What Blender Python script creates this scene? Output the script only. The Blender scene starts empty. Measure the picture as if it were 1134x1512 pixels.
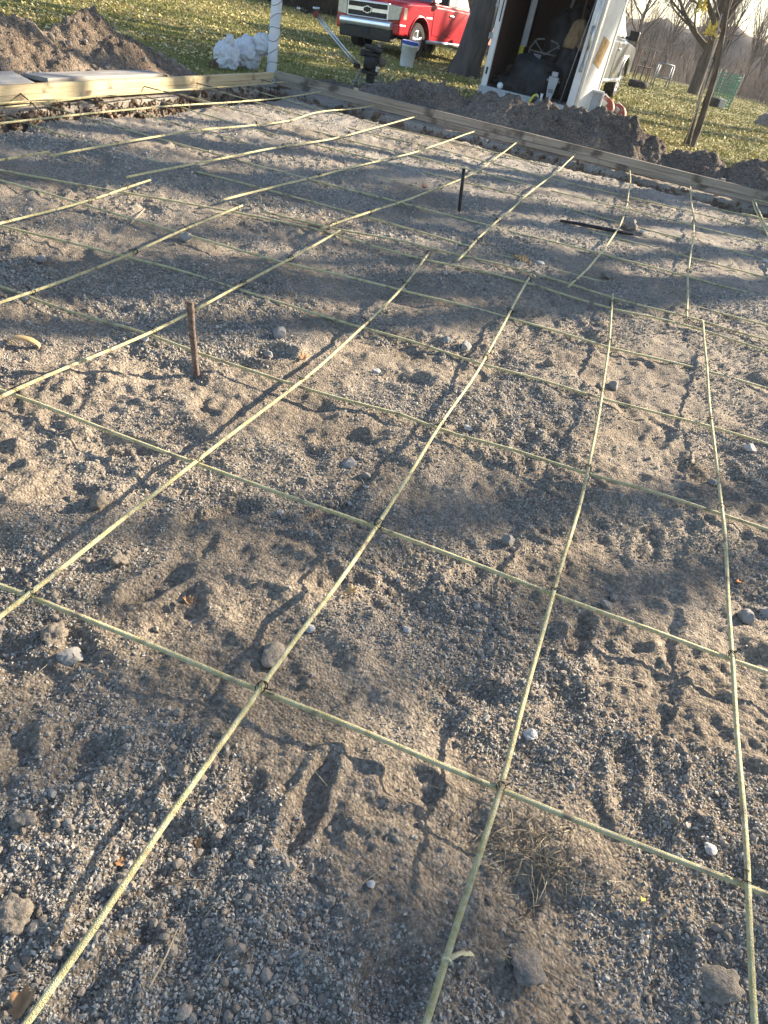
import bpy, bmesh, math, random
import numpy as np
from mathutils import Vector, Matrix, noise as mnoise

C = bpy.context.scene.collection
SC = bpy.context.scene
rad = math.radians

# ------------------------------------------------------------------ camera
F, PITCH, ROLL, H = 1048.0, rad(36.3), rad(13.2), 1.4
_fw = np.array([0, math.cos(PITCH), -math.sin(PITCH)])
_rt = np.array([1.0, 0, 0])
_up = np.cross(_rt, _fw)
AR = math.cos(ROLL) * _rt + math.sin(ROLL) * _up
AU = -math.sin(ROLL) * _rt + math.cos(ROLL) * _up
cam_d = bpy.data.cameras.new('camera')
cam = bpy.data.objects.new('camera', cam_d)
C.objects.link(cam)
cam.matrix_world = Matrix(((AR[0], AU[0], -_fw[0], 0), (AR[1], AU[1], -_fw[1], 0), (AR[2], AU[2], -_fw[2], H), (0, 0, 0, 1)))
cam_d.sensor_fit = 'AUTO'
cam_d.sensor_width = 36
cam_d.lens = F / 1512 * 36
cam_d.clip_start = 0.05
cam_d.clip_end = 900
SC.camera = cam

# ------------------------------------------------------------------ sky, sun, exposure
SUN_AZ = (0.83, 0.56)
SUN_EL = rad(22)
w = bpy.data.worlds.new("World")
SC.world = w
w.use_nodes = True
nt = w.node_tree
sky = nt.nodes.new('ShaderNodeTexSky')
sky.sky_type = 'NISHITA'
sky.sun_disc = False
sky.sun_elevation = SUN_EL
sky.sun_rotation = math.atan2(SUN_AZ[0], SUN_AZ[1])
sky.air_density = 1.0
sky.dust_density = 0.9
sky.ozone_density = 1.6
nt.links.new(sky.outputs[0], nt.nodes['Background'].inputs[0])
nt.nodes['Background'].inputs[1].default_value = 0.085
sd = bpy.data.lights.new('sun', 'SUN')
sd.energy = 5.0
sd.angle = rad(0.5)
sd.color = (1.0, 0.855, 0.66)
so = bpy.data.objects.new('sun', sd)
C.objects.link(so)
so.rotation_euler = Vector((SUN_AZ[0] * math.cos(SUN_EL), SUN_AZ[1] * math.cos(SUN_EL), math.sin(SUN_EL))).to_track_quat('Z', 'Y').to_euler()
vs = SC.view_settings
vs.view_transform = 'Standard'
vs.look = 'None'
vs.gamma = 1
vs.use_curve_mapping = False
vs.exposure = 1.9


# ------------------------------------------------------------------ numbers
def ray(x, y):
    return _fw + AR * (x - 567) / F - AU * (y - 756) / F


def at(x, y, z=0.0):
    """world point at height z along a sight line measured in the photograph"""
    d = ray(x, y)
    return np.array([0, 0, H]) + (z - H) / d[2] * d


def aty(x, y, Y):
    d = ray(x, y)
    return np.array([0, 0, H]) + Y / d[1] * d


def pn(x, y, seed=0):
    """gradient noise, about -0.7..0.7"""
    x = np.asarray(x, float)
    y = np.asarray(y, float)
    xi = np.floor(x).astype(np.int64)
    yi = np.floor(y).astype(np.int64)
    xf, yf = x - xi, y - yi

    def g(ix, iy, dx, dy):
        h = (ix * 374761393 + iy * 668265263 + seed * 1442695041) & 0x7fffffff
        h = ((h ^ (h >> 13)) * 1274126177) & 0x7fffffff
        a = ((h ^ (h >> 16)) & 0xffff) * (2 * math.pi / 65536)
        return np.cos(a) * dx + np.sin(a) * dy
    u = xf * xf * xf * (xf * (xf * 6 - 15) + 10)
    v = yf * yf * yf * (yf * (yf * 6 - 15) + 10)
    a = g(xi, yi, xf, yf) * (1 - u) + g(xi + 1, yi, xf - 1, yf) * u
    b = g(xi, yi + 1, xf, yf - 1) * (1 - u) + g(xi + 1, yi + 1, xf - 1, yf - 1) * u
    return (a * (1 - v) + b * v) * 1.4


def sstep(a, b, x):
    t = np.clip((x - a) / (b - a), 0, 1)
    return t * t * (3 - 2 * t)


# ------------------------------------------------------------------ mesh helpers
def np_mesh(name, V, F_, smooth=False):
    me = bpy.data.meshes.new(name)
    V = np.asarray(V, np.float32)
    F_ = np.asarray(F_, np.int32)
    n, k = F_.shape
    me.vertices.add(len(V))
    me.vertices.foreach_set('co', V.ravel())
    me.loops.add(n * k)
    me.loops.foreach_set('vertex_index', F_.ravel())
    me.polygons.add(n)
    me.polygons.foreach_set('loop_start', np.arange(0, n * k, k, dtype=np.int32))
    me.polygons.foreach_set('loop_total', np.full(n, k, np.int32))
    if smooth:
        me.polygons.foreach_set('use_smooth', np.ones(n, bool))
    me.update(calc_edges=True)
    me.validate()
    return me


def link(name, data, parent=None, loc=None, rot=None, scl=None):
    o = bpy.data.objects.new(name, data)
    C.objects.link(o)
    if parent is not None:
        o.parent = parent
    if loc is not None:
        o.location = [float(v) for v in loc]
    if rot is not None:
        o.rotation_euler = [float(v) for v in rot]
    if scl is not None:
        o.scale = scl if hasattr(scl, '__len__') else (scl, scl, scl)
    return o


def tag(o, label=None, cat=None, group=None, kind=None):
    if label:
        o['label'] = label
    if cat:
        o['category'] = cat
    if group:
        o['group'] = group
    if kind:
        o['kind'] = kind
    return o


def thing(name, label, cat, loc=(0, 0, 0), rz=0.0, group=None):
    return tag(link(name, None, None, loc, (0, 0, rz)), label, cat, group)


class MB:
    def __init__(s):
        s.v, s.f = [], []

    def add(s, V, Fs):
        n = len(s.v)
        s.v += [tuple(map(float, p)) for p in V]
        s.f += [tuple(n + i for i in f) for f in Fs]
        return s

    def box(s, c, d, m=None, taper=(1, 1)):
        x, y, z = d[0] / 2, d[1] / 2, d[2] / 2
        P = [Vector((sx * x * (taper[0] if sz > 0 else 1), sy * y * (taper[1] if sz > 0 else 1), sz * z)) for sz in (-1, 1) for sy in (-1, 1) for sx in (-1, 1)]
        if m is not None:
            P = [m @ p for p in P]
        P = [p + Vector(c) for p in P]
        return s.add(P, [(0, 2, 3, 1), (4, 5, 7, 6), (0, 1, 5, 4), (1, 3, 7, 5), (3, 2, 6, 7), (2, 0, 4, 6)])

    def tube(s, pts, r, n=8, cap=True):
        pts = [Vector(p) for p in pts]
        rs = r if hasattr(r, '__len__') else [r] * len(pts)
        V, Fs = [], []
        u = None
        for i, p in enumerate(pts):
            t = (pts[min(i + 1, len(pts) - 1)] - pts[max(i - 1, 0)]).normalized()
            if u is None:
                u = t.orthogonal().normalized()
            else:
                u = (u - t * u.dot(t)).normalized()
            b = t.cross(u)
            for k in range(n):
                a = 2 * math.pi * k / n
                V.append(p + (u * math.cos(a) + b * math.sin(a)) * rs[i])
        for i in range(len(pts) - 1):
            for k in range(n):
                a, b2 = i * n + k, i * n + (k + 1) % n
                Fs.append((a, b2, b2 + n, a + n))
        if cap:
            Fs.append(tuple(range(n - 1, -1, -1)))
            Fs.append(tuple((len(pts) - 1) * n + k for k in range(n)))
        return s.add(V, Fs)

    def lathe(s, prof, n=20, c=(0, 0, 0), m=None, caps=(True, True)):
        V, Fs = [], []
        for r, z in prof:
            for k in range(n):
                a = 2 * math.pi * k / n
                p = Vector((r * math.cos(a), r * math.sin(a), z))
                if m is not None:
                    p = m @ p
                V.append(p + Vector(c))
        for i in range(len(prof) - 1):
            for k in range(n):
                a, b = i * n + k, i * n + (k + 1) % n
                Fs.append((a, b, b + n, a + n))
        if caps[0]:
            Fs.append(tuple(range(n - 1, -1, -1)))
        if caps[1]:
            Fs.append(tuple((len(prof) - 1) * n + k for k in range(n)))
        return s.add(V, Fs)

    def prism(s, poly, y0, y1, m=None, top=None):
        """polygon in (x, z) pulled from y0 to y1"""
        n = len(poly)
        V = [Vector((p[0], y0, p[1])) for p in poly] + [Vector((p[0], y1, p[1])) for p in (top or poly)]
        if m is not None:
            V = [m @ p for p in V]
        return s.add(V, [tuple(range(n)), tuple(range(2 * n - 1, n - 1, -1))] + [(i, n + i, n + (i + 1) % n, (i + 1) % n) for i in range(n)])

    def mesh(s, name):
        me = bpy.data.meshes.new(name)
        me.from_pydata(s.v, [], s.f)
        bm = bmesh.new()
        bm.from_mesh(me)
        bmesh.ops.recalc_face_normals(bm, faces=bm.faces)
        bm.to_mesh(me)
        bm.free()
        return me

    def build(s, name, m, parent=None, smooth=False, bevel=0, loc=None, rot=None, segs=2, auto=None):
        me = s.mesh(name)
        me.materials.append(m)
        if smooth:
            for p in me.polygons:
                p.use_smooth = True
        o = link(name, me, parent, loc, rot)
        if bevel:
            b = o.modifiers.new('bevel', 'BEVEL')
            b.width = bevel
            b.segments = segs
            b.limit_method = 'ANGLE'
        return o


# ------------------------------------------------------------------ materials
def mat(name, cols, rough=0.8, scale=8.0, metal=0.0, bump=0.0, bscale=60.0, detail=6.0, stretch=None, spec=0.3, dirt=None, rnd=None, trans=0.0, coat=0.0, contrast=(0.35, 0.65)):
    m = bpy.data.materials.new(name)
    m.use_nodes = True
    t = m.node_tree
    b = t.nodes['Principled BSDF']
    b.inputs['Roughness'].default_value = rough
    b.inputs['Metallic'].default_value = metal
    b.inputs['Specular IOR Level'].default_value = spec
    b.inputs['Coat Weight'].default_value = coat
    if trans:
        b.inputs['Transmission Weight'].default_value = trans
    tc = t.nodes.new('ShaderNodeTexCoord')
    src = tc.outputs['Object']
    if stretch:
        mp = t.nodes.new('ShaderNodeMapping')
        mp.inputs['Scale'].default_value = stretch
        t.links.new(src, mp.inputs[0])
        src = mp.outputs[0]
    no = t.nodes.new('ShaderNodeTexNoise')
    no.inputs['Scale'].default_value = scale
    no.inputs['Detail'].default_value = detail
    no.inputs['Roughness'].default_value = 0.62
    t.links.new(src, no.inputs['Vector'])
    cr = t.nodes.new('ShaderNodeValToRGB')
    cr.color_ramp.elements[0].position = contrast[0]
    cr.color_ramp.elements[1].position = contrast[1]
    cr.color_ramp.elements[0].color = (*cols[0], 1)
    cr.color_ramp.elements[1].color = (*cols[-1], 1)
    if len(cols) == 3:
        e = cr.color_ramp.elements.new(sum(contrast) / 2)
        e.color = (*cols[1], 1)
    t.links.new(no.outputs['Fac'], cr.inputs[0])
    out = cr.outputs[0]
    if dirt:
        n2 = t.nodes.new('ShaderNodeTexNoise')
        n2.inputs['Scale'].default_value = dirt[1]
        n2.inputs['Detail'].default_value = 8
        t.links.new(tc.outputs['Object'], n2.inputs['Vector'])
        r2 = t.nodes.new('ShaderNodeValToRGB')
        r2.color_ramp.elements[0].position = dirt[2]
        r2.color_ramp.elements[1].position = dirt[2] + 0.12
        t.links.new(n2.outputs['Fac'], r2.inputs[0])
        mx = t.nodes.new('ShaderNodeMixRGB')
        mx.inputs[2].default_value = (*dirt[0], 1)
        t.links.new(r2.outputs[0], mx.inputs[0])
        t.links.new(out, mx.inputs[1])
        out = mx.outputs[0]
    if rnd:
        oi = t.nodes.new('ShaderNodeObjectInfo')
        mr = t.nodes.new('ShaderNodeMapRange')
        mr.inputs[3].default_value = rnd[0]
        mr.inputs[4].default_value = rnd[1]
        t.links.new(oi.outputs['Random'], mr.inputs[0])
        hs = t.nodes.new('ShaderNodeHueSaturation')
        t.links.new(mr.outputs[0], hs.inputs['Value'])
        t.links.new(out, hs.inputs['Color'])
        out = hs.outputs[0]
    t.links.new(out, b.inputs['Base Color'])
    if bump:
        n3 = t.nodes.new('ShaderNodeTexNoise')
        n3.inputs['Scale'].default_value = bscale
        n3.inputs['Detail'].default_value = 5
        t.links.new(src, n3.inputs['Vector'])
        bp_ = t.nodes.new('ShaderNodeBump')
        bp_.inputs['Strength'].default_value = bump
        bp_.inputs['Distance'].default_value = 0.02
        t.links.new(n3.outputs['Fac'], bp_.inputs['Height'])
        t.links.new(bp_.outputs[0], b.inputs['Normal'])
    return m


M = {}
M['bark'] = mat('bark', [(.045, .036, .03), (.12, .10, .085)], .95, 14, bump=1.0, bscale=30, stretch=(1, 1, .18))
M['bark_grey'] = mat('bark_grey', [(.055, .052, .052), (.13, .12, .112)], .95, 10, bump=1.0, bscale=22, stretch=(1, 1, .15))
M['twig'] = mat('twig', [(.06, .05, .045), (.13, .105, .09)], .9, 3)
M['wood_new'] = mat('wood_new', [(.40, .30, .16), (.52, .42, .25), (.56, .47, .30)], .75, 9, bump=.3, bscale=40, stretch=(.12, 1, 3), dirt=((.20, .15, .10), 5, .58))
M['wood_grey'] = mat('wood_grey', [(.21, .175, .135), (.33, .28, .22), (.41, .36, .30)], .85, 9, bump=.4, bscale=40, stretch=(.12, 1, 3), dirt=((.12, .10, .085), 4, .55))
M['wood_pale'] = mat('wood_pale', [(.22, .20, .175), (.42, .395, .355)], .85, 12, bump=.3, stretch=(.15, 1, 3))
M['wood_brown'] = mat('wood_brown', [(.10, .062, .036), (.20, .13, .08)], .9, 30, bump=.6, bscale=60, stretch=(1, 1, .2))
M['rust'] = mat('rust', [(.075, .055, .045), (.16, .11, .085), (.21, .17, .14)], .85, 60, bump=.5, bscale=160)
M['wire'] = mat('tie_wire', [(.02, .02, .02), (.05, .045, .04)], .5, 30, metal=.6)
M['rod'] = mat('fibreglass', [(.60, .52, .24), (.76, .68, .37), (.84, .78, .50)], .55, 45, bump=.8, bscale=420, dirt=((.30, .25, .18), 17, .56), rnd=(.85, 1.08))
M['white_plastic'] = mat('white_plastic', [(.60, .61, .62), (.74, .75, .76)], .4, 6, bump=.1)
M['white_paint'] = mat('white_paint', [(.60, .59, .56), (.74, .73, .70)], .5, 5, dirt=((.40, .24, .10), 2.6, .66))
M['bag'] = mat('bag_film', [(.58, .59, .61), (.72, .73, .75)], .45, 7, bump=.4, bscale=14)
M['black'] = mat('black_plastic', [(.012, .012, .013), (.03, .03, .032)], .5, 12)
M['black_metal'] = mat('black_metal', [(.012, .012, .013), (.04, .04, .042)], .4, 22, metal=.3, bump=.2)
M['rubber'] = mat('rubber', [(.012, .012, .012), (.035, .034, .032)], .85, 18, bump=.3)
M['chrome'] = mat('chrome', [(.66, .68, .72), (.78, .80, .84)], .28, 4, metal=.75, coat=.4)
M['alu'] = mat('aluminium', [(.50, .51, .53), (.66, .67, .69)], .33, 14, metal=.9)
M['red_paint'] = mat('red_paint', [(.40, .012, .022), (.46, .018, .03)], .28, 3, coat=.8, dirt=((.33, .05, .045), 2, .72))
M['silver_paint'] = mat('silver_paint', [(.20, .21, .22), (.26, .27, .28)], .3, 3, metal=.5, coat=.7)
M['glass'] = mat('car_glass', [(.02, .022, .025), (.035, .038, .042)], .06, 2, spec=.7, coat=1)
M['lens'] = mat('lamp_lens', [(.55, .50, .38), (.70, .66, .55)], .12, 12, coat=1)
M['red_lens'] = mat('red_lens', [(.45, .01, .015), (.55, .02, .03)], .12, 12, coat=1)
M['blue_lid'] = mat('blue_plastic', [(.02, .07, .35), (.03, .10, .45)], .4, 8)
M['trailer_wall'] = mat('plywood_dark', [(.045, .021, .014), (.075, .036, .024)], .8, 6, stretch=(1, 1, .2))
M['tarp'] = mat('dark_tarp', [(.014, .018, .024), (.03, .036, .045)], .7, 10, bump=.5, bscale=12)
M['tan'] = mat('tan_canvas', [(.24, .15, .08), (.34, .23, .13)], .9, 12, bump=.4)
M['grey_metal'] = mat('grey_metal', [(.20, .21, .22), (.34, .35, .36)], .5, 14, metal=.4)
M['pale_grey'] = mat('pale_grey', [(.36, .37, .38), (.46, .47, .48)], .6, 10)
M['yellow'] = mat('yellow_plastic', [(.60, .55, .05), (.68, .62, .08)], .5, 10)
M['red_dull'] = mat('red_dull', [(.20, .04, .028), (.28, .07, .05)], .6, 14, dirt=((.26, .23, .21), 9, .54))
M['net'] = mat('green_net', [(.05, .22, .15), (.08, .30, .21)], .7, 20)
M['leaf_orange'] = mat('leaf_orange', [(.50, .15, .03), (.62, .24, .06)], .7, 60)
M['leaf_red'] = mat('leaf_red', [(.30, .06, .03), (.40, .10, .05)], .7, 60)
M['leaf_tan'] = mat('leaf_tan', [(.42, .27, .12), (.55, .38, .19)], .7, 50)
M['leaf_brown'] = mat('leaf_brown', [(.28, .15, .07), (.40, .24, .12)], .7, 50)
M['leaf_yellow'] = mat('leaf_yellow', [(.62, .50, .06), (.72, .60, .12)], .7, 40)
M['straw'] = mat('straw', [(.34, .27, .17), (.52, .44, .30)], .8, 40)
M['straw_dark'] = mat('straw_dark', [(.16, .12, .08), (.30, .23, .15)], .85, 40)
M['strip'] = mat('strip', [(.58, .50, .28), (.66, .60, .40)], .6, 20)
M['stone'] = mat('stone', [(.21, .20, .185), (.33, .315, .29), (.40, .39, .37)], .9, 26, bump=.6, bscale=70, rnd=(.85, 1.2))
M['stone_pale'] = mat('stone_pale', [(.40, .39, .375), (.55, .54, .52)], .9, 26, bump=.5, bscale=70)
M['clod'] = mat('clod', [(.15, .12, .093), (.29, .24, .19)], .97, 24, bump=1.0, bscale=80, rnd=(.85, 1.15))
M['clod_dark'] = mat('clod_dark', [(.12, .10, .085), (.21, .18, .155)], .97, 24, bump=1.0, bscale=80, rnd=(.85, 1.2))


def soil_mat(name, c0, c1, c2, coarse=1.0, far_pale=None):
    m = bpy.data.materials.new(name)
    m.use_nodes = True
    t = m.node_tree
    b = t.nodes['Principled BSDF']
    b.inputs['Roughness'].default_value = 0.97
    b.inputs['Specular IOR Level'].default_value = 0.12
    tc = t.nodes.new('ShaderNodeTexCoord')
    P = tc.outputs['Object']

    def noise(s, d=6, r=.6):
        n = t.nodes.new('ShaderNodeTexNoise')
        n.inputs['Scale'].default_value = s
        n.inputs['Detail'].default_value = d
        n.inputs['Roughness'].default_value = r
        t.links.new(P, n.inputs['Vector'])
        return n.outputs['Fac']

    def ramp(v, stops):
        r = t.nodes.new('ShaderNodeValToRGB')
        e = r.color_ramp.elements
        e[0].position, e[0].color = stops[0][0], (*stops[0][1], 1)
        e[1].position, e[1].color = stops[-1][0], (*stops[-1][1], 1)
        for p, c in stops[1:-1]:
            x = e.new(p)
            x.color = (*c, 1)
        t.links.new(v, r.inputs[0])
        return r.outputs[0]

    def mix(f, a, c, mode='MIX'):
        x = t.nodes.new('ShaderNodeMixRGB')
        x.blend_type = mode
        if isinstance(f, float):
            x.inputs[0].default_value = f
        else:
            t.links.new(f, x.inputs[0])
        t.links.new(a, x.inputs[1])
        t.links.new(c, x.inputs[2])
        return x.outputs[0]
    base = ramp(noise(1.3 * coarse, 8, .65), [(.34, c0), (.5, c1), (.66, c2)])
    if far_pale:  # patchy paler, greyer tone growing with Y, left out low in the trench
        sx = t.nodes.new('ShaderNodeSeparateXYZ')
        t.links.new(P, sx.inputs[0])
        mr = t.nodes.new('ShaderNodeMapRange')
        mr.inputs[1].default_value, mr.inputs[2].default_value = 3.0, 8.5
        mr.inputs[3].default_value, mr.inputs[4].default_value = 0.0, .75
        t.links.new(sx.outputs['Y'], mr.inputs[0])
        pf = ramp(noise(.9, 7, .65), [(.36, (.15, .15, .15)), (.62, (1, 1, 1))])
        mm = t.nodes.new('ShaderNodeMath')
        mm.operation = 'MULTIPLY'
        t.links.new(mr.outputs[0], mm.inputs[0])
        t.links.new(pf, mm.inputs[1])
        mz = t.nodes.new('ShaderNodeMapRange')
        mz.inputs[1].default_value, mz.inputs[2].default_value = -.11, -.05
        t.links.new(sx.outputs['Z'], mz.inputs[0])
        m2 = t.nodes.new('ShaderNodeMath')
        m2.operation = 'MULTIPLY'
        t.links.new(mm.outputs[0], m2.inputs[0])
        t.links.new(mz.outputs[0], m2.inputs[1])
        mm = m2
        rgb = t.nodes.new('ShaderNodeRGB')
        rgb.outputs[0].default_value = (*far_pale, 1)
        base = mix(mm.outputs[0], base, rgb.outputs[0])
    grain = ramp(noise(90 * coarse, 6, .7), [(.3, (.55, .54, .52)), (.5, (.95, .95, .95)), (.72, (1.45, 1.42, 1.38))])
    col = mix(1.0, base, grain, 'MULTIPLY')
    vo = t.nodes.new('ShaderNodeTexVoronoi')
    vo.inputs['Scale'].default_value = 120 * coarse
    t.links.new(P, vo.inputs['Vector'])
    cell = t.nodes.new('ShaderNodeSeparateColor')
    t.links.new(vo.outputs['Color'], cell.inputs[0])
    cg = ramp(cell.outputs[0], [(.0, (.6, .58, .56)), (.6, (1.0, 1.0, 1.0)), (1.0, (1.6, 1.58, 1.55))])
    col = mix(.65, col, mix(1.0, col, cg, 'MULTIPLY'))
    t.links.new(col, b.inputs['Base Color'])
    bm1 = t.nodes.new('ShaderNodeBump')
    bm1.inputs['Strength'].default_value = .9
    bm1.inputs['Distance'].default_value = .006 / coarse
    t.links.new(vo.outputs['Distance'], bm1.inputs['Height'])
    bm1.invert = True
    bm2 = t.nodes.new('ShaderNodeBump')
    bm2.inputs['Strength'].default_value = .8
    bm2.inputs['Distance'].default_value = .012 / coarse
    t.links.new(noise(45 * coarse, 7, .7), bm2.inputs['Height'])
    t.links.new(bm1.outputs[0], bm2.inputs['Normal'])
    t.links.new(bm2.outputs[0], b.inputs['Normal'])
    return m


M['soil'] = soil_mat('sandy_soil', (.195, .162, .126), (.25, .21, .164), (.315, .27, .216), far_pale=(.39, .365, .325))
M['clod'] = mat('clod', [(.16, .133, .104), (.225, .192, .153), (.29, .252, .206)], .97, 4, bump=.35, bscale=9, rnd=(.9, 1.15))
M['clod_dark'] = mat('clod_dark', [(.14, .12, .10), (.21, .18, .15), (.27, .24, .205)], .97, 4, bump=.35, bscale=9, rnd=(.85, 1.15))
M['clod_brown'] = mat('clod_brown', [(.10, .066, .042), (.20, .14, .095), (.28, .21, .15)], .97, 3, bump=.8, bscale=6, rnd=(.7, 1.3))
M['pile_soil'] = soil_mat('piled_soil', (.125, .094, .069), (.225, .176, .132), (.33, .27, .208), .45)
M['pile_dark'] = soil_mat('dark_piled_soil', (.10, .08, .065), (.17, .14, .115), (.25, .212, .178), .45)

# ------------------------------------------------------------------ form lines of the slab
FL0, FL1 = at(0, 127, .15)[:2], at(405, 107, .15)[:2]
FDL = (FL1 - FL0) / np.linalg.norm(FL1 - FL0)
NL = np.array([FDL[1], -FDL[0]])          # towards the slab
CORNER = FL1
FR1 = at(1134, 283, .18)[:2]
FDF = (FR1 - CORNER) / np.linalg.norm(FR1 - CORNER)
NF = np.array([FDF[1], -FDF[0]])          # towards the slab (camera side)


def uv(x, y):
    return (x - FL0[0]) * NL[0] + (y - FL0[1]) * NL[1], (x - CORNER[0]) * NF[0] + (y - CORNER[1]) * NF[1]


PRINTS = []
_rg = random.Random(31)
for _px, _py, _a, _b, _an, _d in ((612, 1150, .075, .05, .3, .016), (455, 1185, .13, .036, 1.35, .018), (345, 1195, .11, .045, 1.2, .011), (590, 1440, .10, .06, 1.0, .018), (860, 930, .12, .04, 1.2, .016), (700, 1010, .13, .055, .2, .014), (235, 850, .11, .05, 1.0, .018), (120, 1120, .10, .05, .9, .016), (930, 1130, .11, .045, 1.3, .014), (480, 850, .12, .05, .6, .016), (330, 740, .14, .05, .7, .018), (690, 840, .13, .05, 1.1, .014), (520, 640, .15, .06, .5, .018), (170, 650, .15, .06, .3, .018), (780, 640, .14, .05, 1.2, .014), (960, 800, .14, .05, 1.3, .014), (400, 520, .12, .08, .5, .028), (600, 560, .14, .06, .4, .022), (980, 640, .15, .05, 1.1, .014), (760, 1330, .11, .05, 1.0, .012), (180, 1400, .12, .035, 1.0, .016), (1000, 1420, .12, .05, 1.2, .012), (500, 740, .13, .045, .8, .015), (90, 720, .12, .05, .6, .016)):
    _p = at(_px, _py)
    PRINTS.append((_p[0], _p[1], _a, _b, _an, _d))


def soil_h(x, y):
    x = np.asarray(x, float)
    y = np.asarray(y, float)
    wx = x + .10 * pn(x * 2.1, y * 2.1, 41)
    wy = y + .10 * pn(x * 2.1, y * 2.1, 42)
    z = .035 * pn(wx * .8, wy * .8, 1)
    far = 1.2 - .15 * sstep(3.0, 7.0, y)
    zb = z
    z = 0 * z
    z += .017 * pn(wx * 2.2 + .6 * wy, wy * 2.4, 2)
    r = 1 - np.abs(pn(wx * 3.4, wy * 3.0 + wx, 3)) * 2.2
    z += .009 * np.clip(r, -.4, 1) * (pn(x * .9, y * .9, 7) * .6 + .6)
    # scuffs and heel marks
    p = pn(wx * 4.6 + 3, wy * 4.2, 5)
    z -= .011 * sstep(.1, .55, p)
    p2 = pn(wx * 7.5 + 9, wy * 6.5, 15)
    z -= .005 * sstep(.15, .5, p2)
    z += .009 * pn(wx * 9, wy * 9, 4)
    rough = .36 + .85 * np.clip(pn(x * 1.1 + 4, y * 1.1, 17) + .35, 0, 1)
    z += rough * (.0075 * pn(x * 19, y * 19, 6) + .009 * np.clip(pn(x * 14 + 5, y * 14, 11) - .22, 0, 1) * 3)
    z += rough * .0045 * pn(x * 43, y * 43, 8)
    z += .0028 * pn(x * 90, y * 90, 9)
    # boot scuffs and drag grooves: shallow ovals with a pushed-up rim
    for cx, cy, ra, rb, an, dp in PRINTS:
        ca_, sa2 = math.cos(an), math.sin(an)
        dx, dy = x - cx, y - cy
        q = np.sqrt(((dx * ca_ + dy * sa2) / ra) ** 2 + ((-dx * sa2 + dy * ca_) / rb) ** 2) + .18 * pn(x * 11, y * 11, 77)
        z = z - .75 * dp * (1 - sstep(.45, 1.05, q)) + dp * .5 * sstep(.8, 1.1, q) * (1 - sstep(1.1, 1.7, q))
    z = zb + z * far
    u, v = uv(x, y)
    inn = np.minimum(u, v)
    wfar = .22 * (v < u)
    rag = .08 * pn(x * 2.3, y * 2.3, 21) + .03 * pn(x * 9, y * 9, 22)
    tr = sstep(.03, .11, inn + .25 * rag) * (1 - sstep(.40 + wfar, .54 + wfar, inn + rag))
    z = z - tr * (.30 + .10 * (v < u) + .05 * pn(x * 5, y * 5, 23))
    z += tr * .05 * np.clip(pn(x * 11, y * 11, 24), 0, 1)
    out = sstep(-.02, .02, -inn)
    z = np.where(inn < .02, z * (1 - out) + out * (-.004 + .02 * np.abs(pn(x * 6, y * 6, 25))), z)
    z = np.where(inn < 0, np.minimum(z, .02 + 0 * z) , z)
    z -= .12 * sstep(.9, 1.8, -inn)
    return z - .012 - .014 * (1 - sstep(1.7, 3.0, y))


def lawn_h(x, y):
    x = np.asarray(x, float)
    y = np.asarray(y, float)
    u, v = uv(x, y)
    inn = np.minimum(u, v)
    z = .02 + .03 * pn(x * .35, y * .35, 31) + .012 * pn(x * 1.3, y * 1.3, 32)
    z = z - .0055 * np.clip(y - 37, 0, 40) ** 1.5 * sstep(-6, 4, x)
    hole = sstep(-.55, -.38, inn + .06 * pn(x * 2.5, y * 2.5, 33)) * (1 - sstep(5.6, 6.0, x - .12 * y + .0))
    hole = hole * sstep(-1.6, -1.2, y)
    return z - .75 * hole


def ground_point(px, py, dz=0.0):
    z = 0.0
    for _ in range(8):
        p = at(px, py, z)
        z = float(soil_h(p[0], p[1]))
    return np.array([p[0], p[1], z + dz])


# ------------------------------------------------------------------ ground
def build_soil():
    ys = np.concatenate([np.linspace(-1.4, .25, 60), .3 * np.exp(np.linspace(0, math.log(12.2 / .3), 900))])
    nx = 620
    t = np.linspace(0, 1, nx)
    x0 = -.62 * np.clip(ys, 0, 20) - 1.2
    x1 = .42 * np.clip(ys, 0, 20) + 1.9
    x0 = np.maximum(x0, -6.5)
    X = x0[:, None] * (1 - t) + x1[:, None] * t
    Y = np.repeat(ys[:, None], nx, 1)
    Z = soil_h(X, Y)
    V = np.stack([X, Y, Z], -1).reshape(-1, 3)
    i = np.arange(len(ys) - 1)[:, None] * nx + np.arange(nx - 1)[None, :]
    i = i.ravel()
    me = np_mesh('ground', V, np.stack([i, i + 1, i + nx + 1, i + nx], -1), True)
    me.materials.append(M['soil'])
    tag(link('ground', me), kind='structure')


build_soil()

M['lawn'] = mat('lawn_soil', [(.13, .13, .04), (.21, .195, .07), (.30, .26, .11)], .95, 2.2, bump=.6, bscale=25, detail=10)


def build_lawn():
    xs = np.concatenate([np.linspace(-260, -32, 30), np.linspace(-30, 30, 300), np.linspace(32, 260, 30)])
    ys = np.concatenate([np.linspace(-120, -4, 18), np.linspace(-3, 46, 245), np.linspace(47, 320, 50)])
    X, Y = np.meshgrid(xs, ys)
    V = np.stack([X, Y, lawn_h(X, Y)], -1).reshape(-1, 3)
    nx = len(xs)
    i = (np.arange(len(ys) - 1)[:, None] * nx + np.arange(nx - 1)[None, :]).ravel()
    me = np_mesh('lawn', V, np.stack([i, i + 1, i + nx + 1, i + nx], -1), True)
    me.materials.append(M['lawn'])
    tag(link('lawn', me), kind='structure')


build_lawn()


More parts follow.
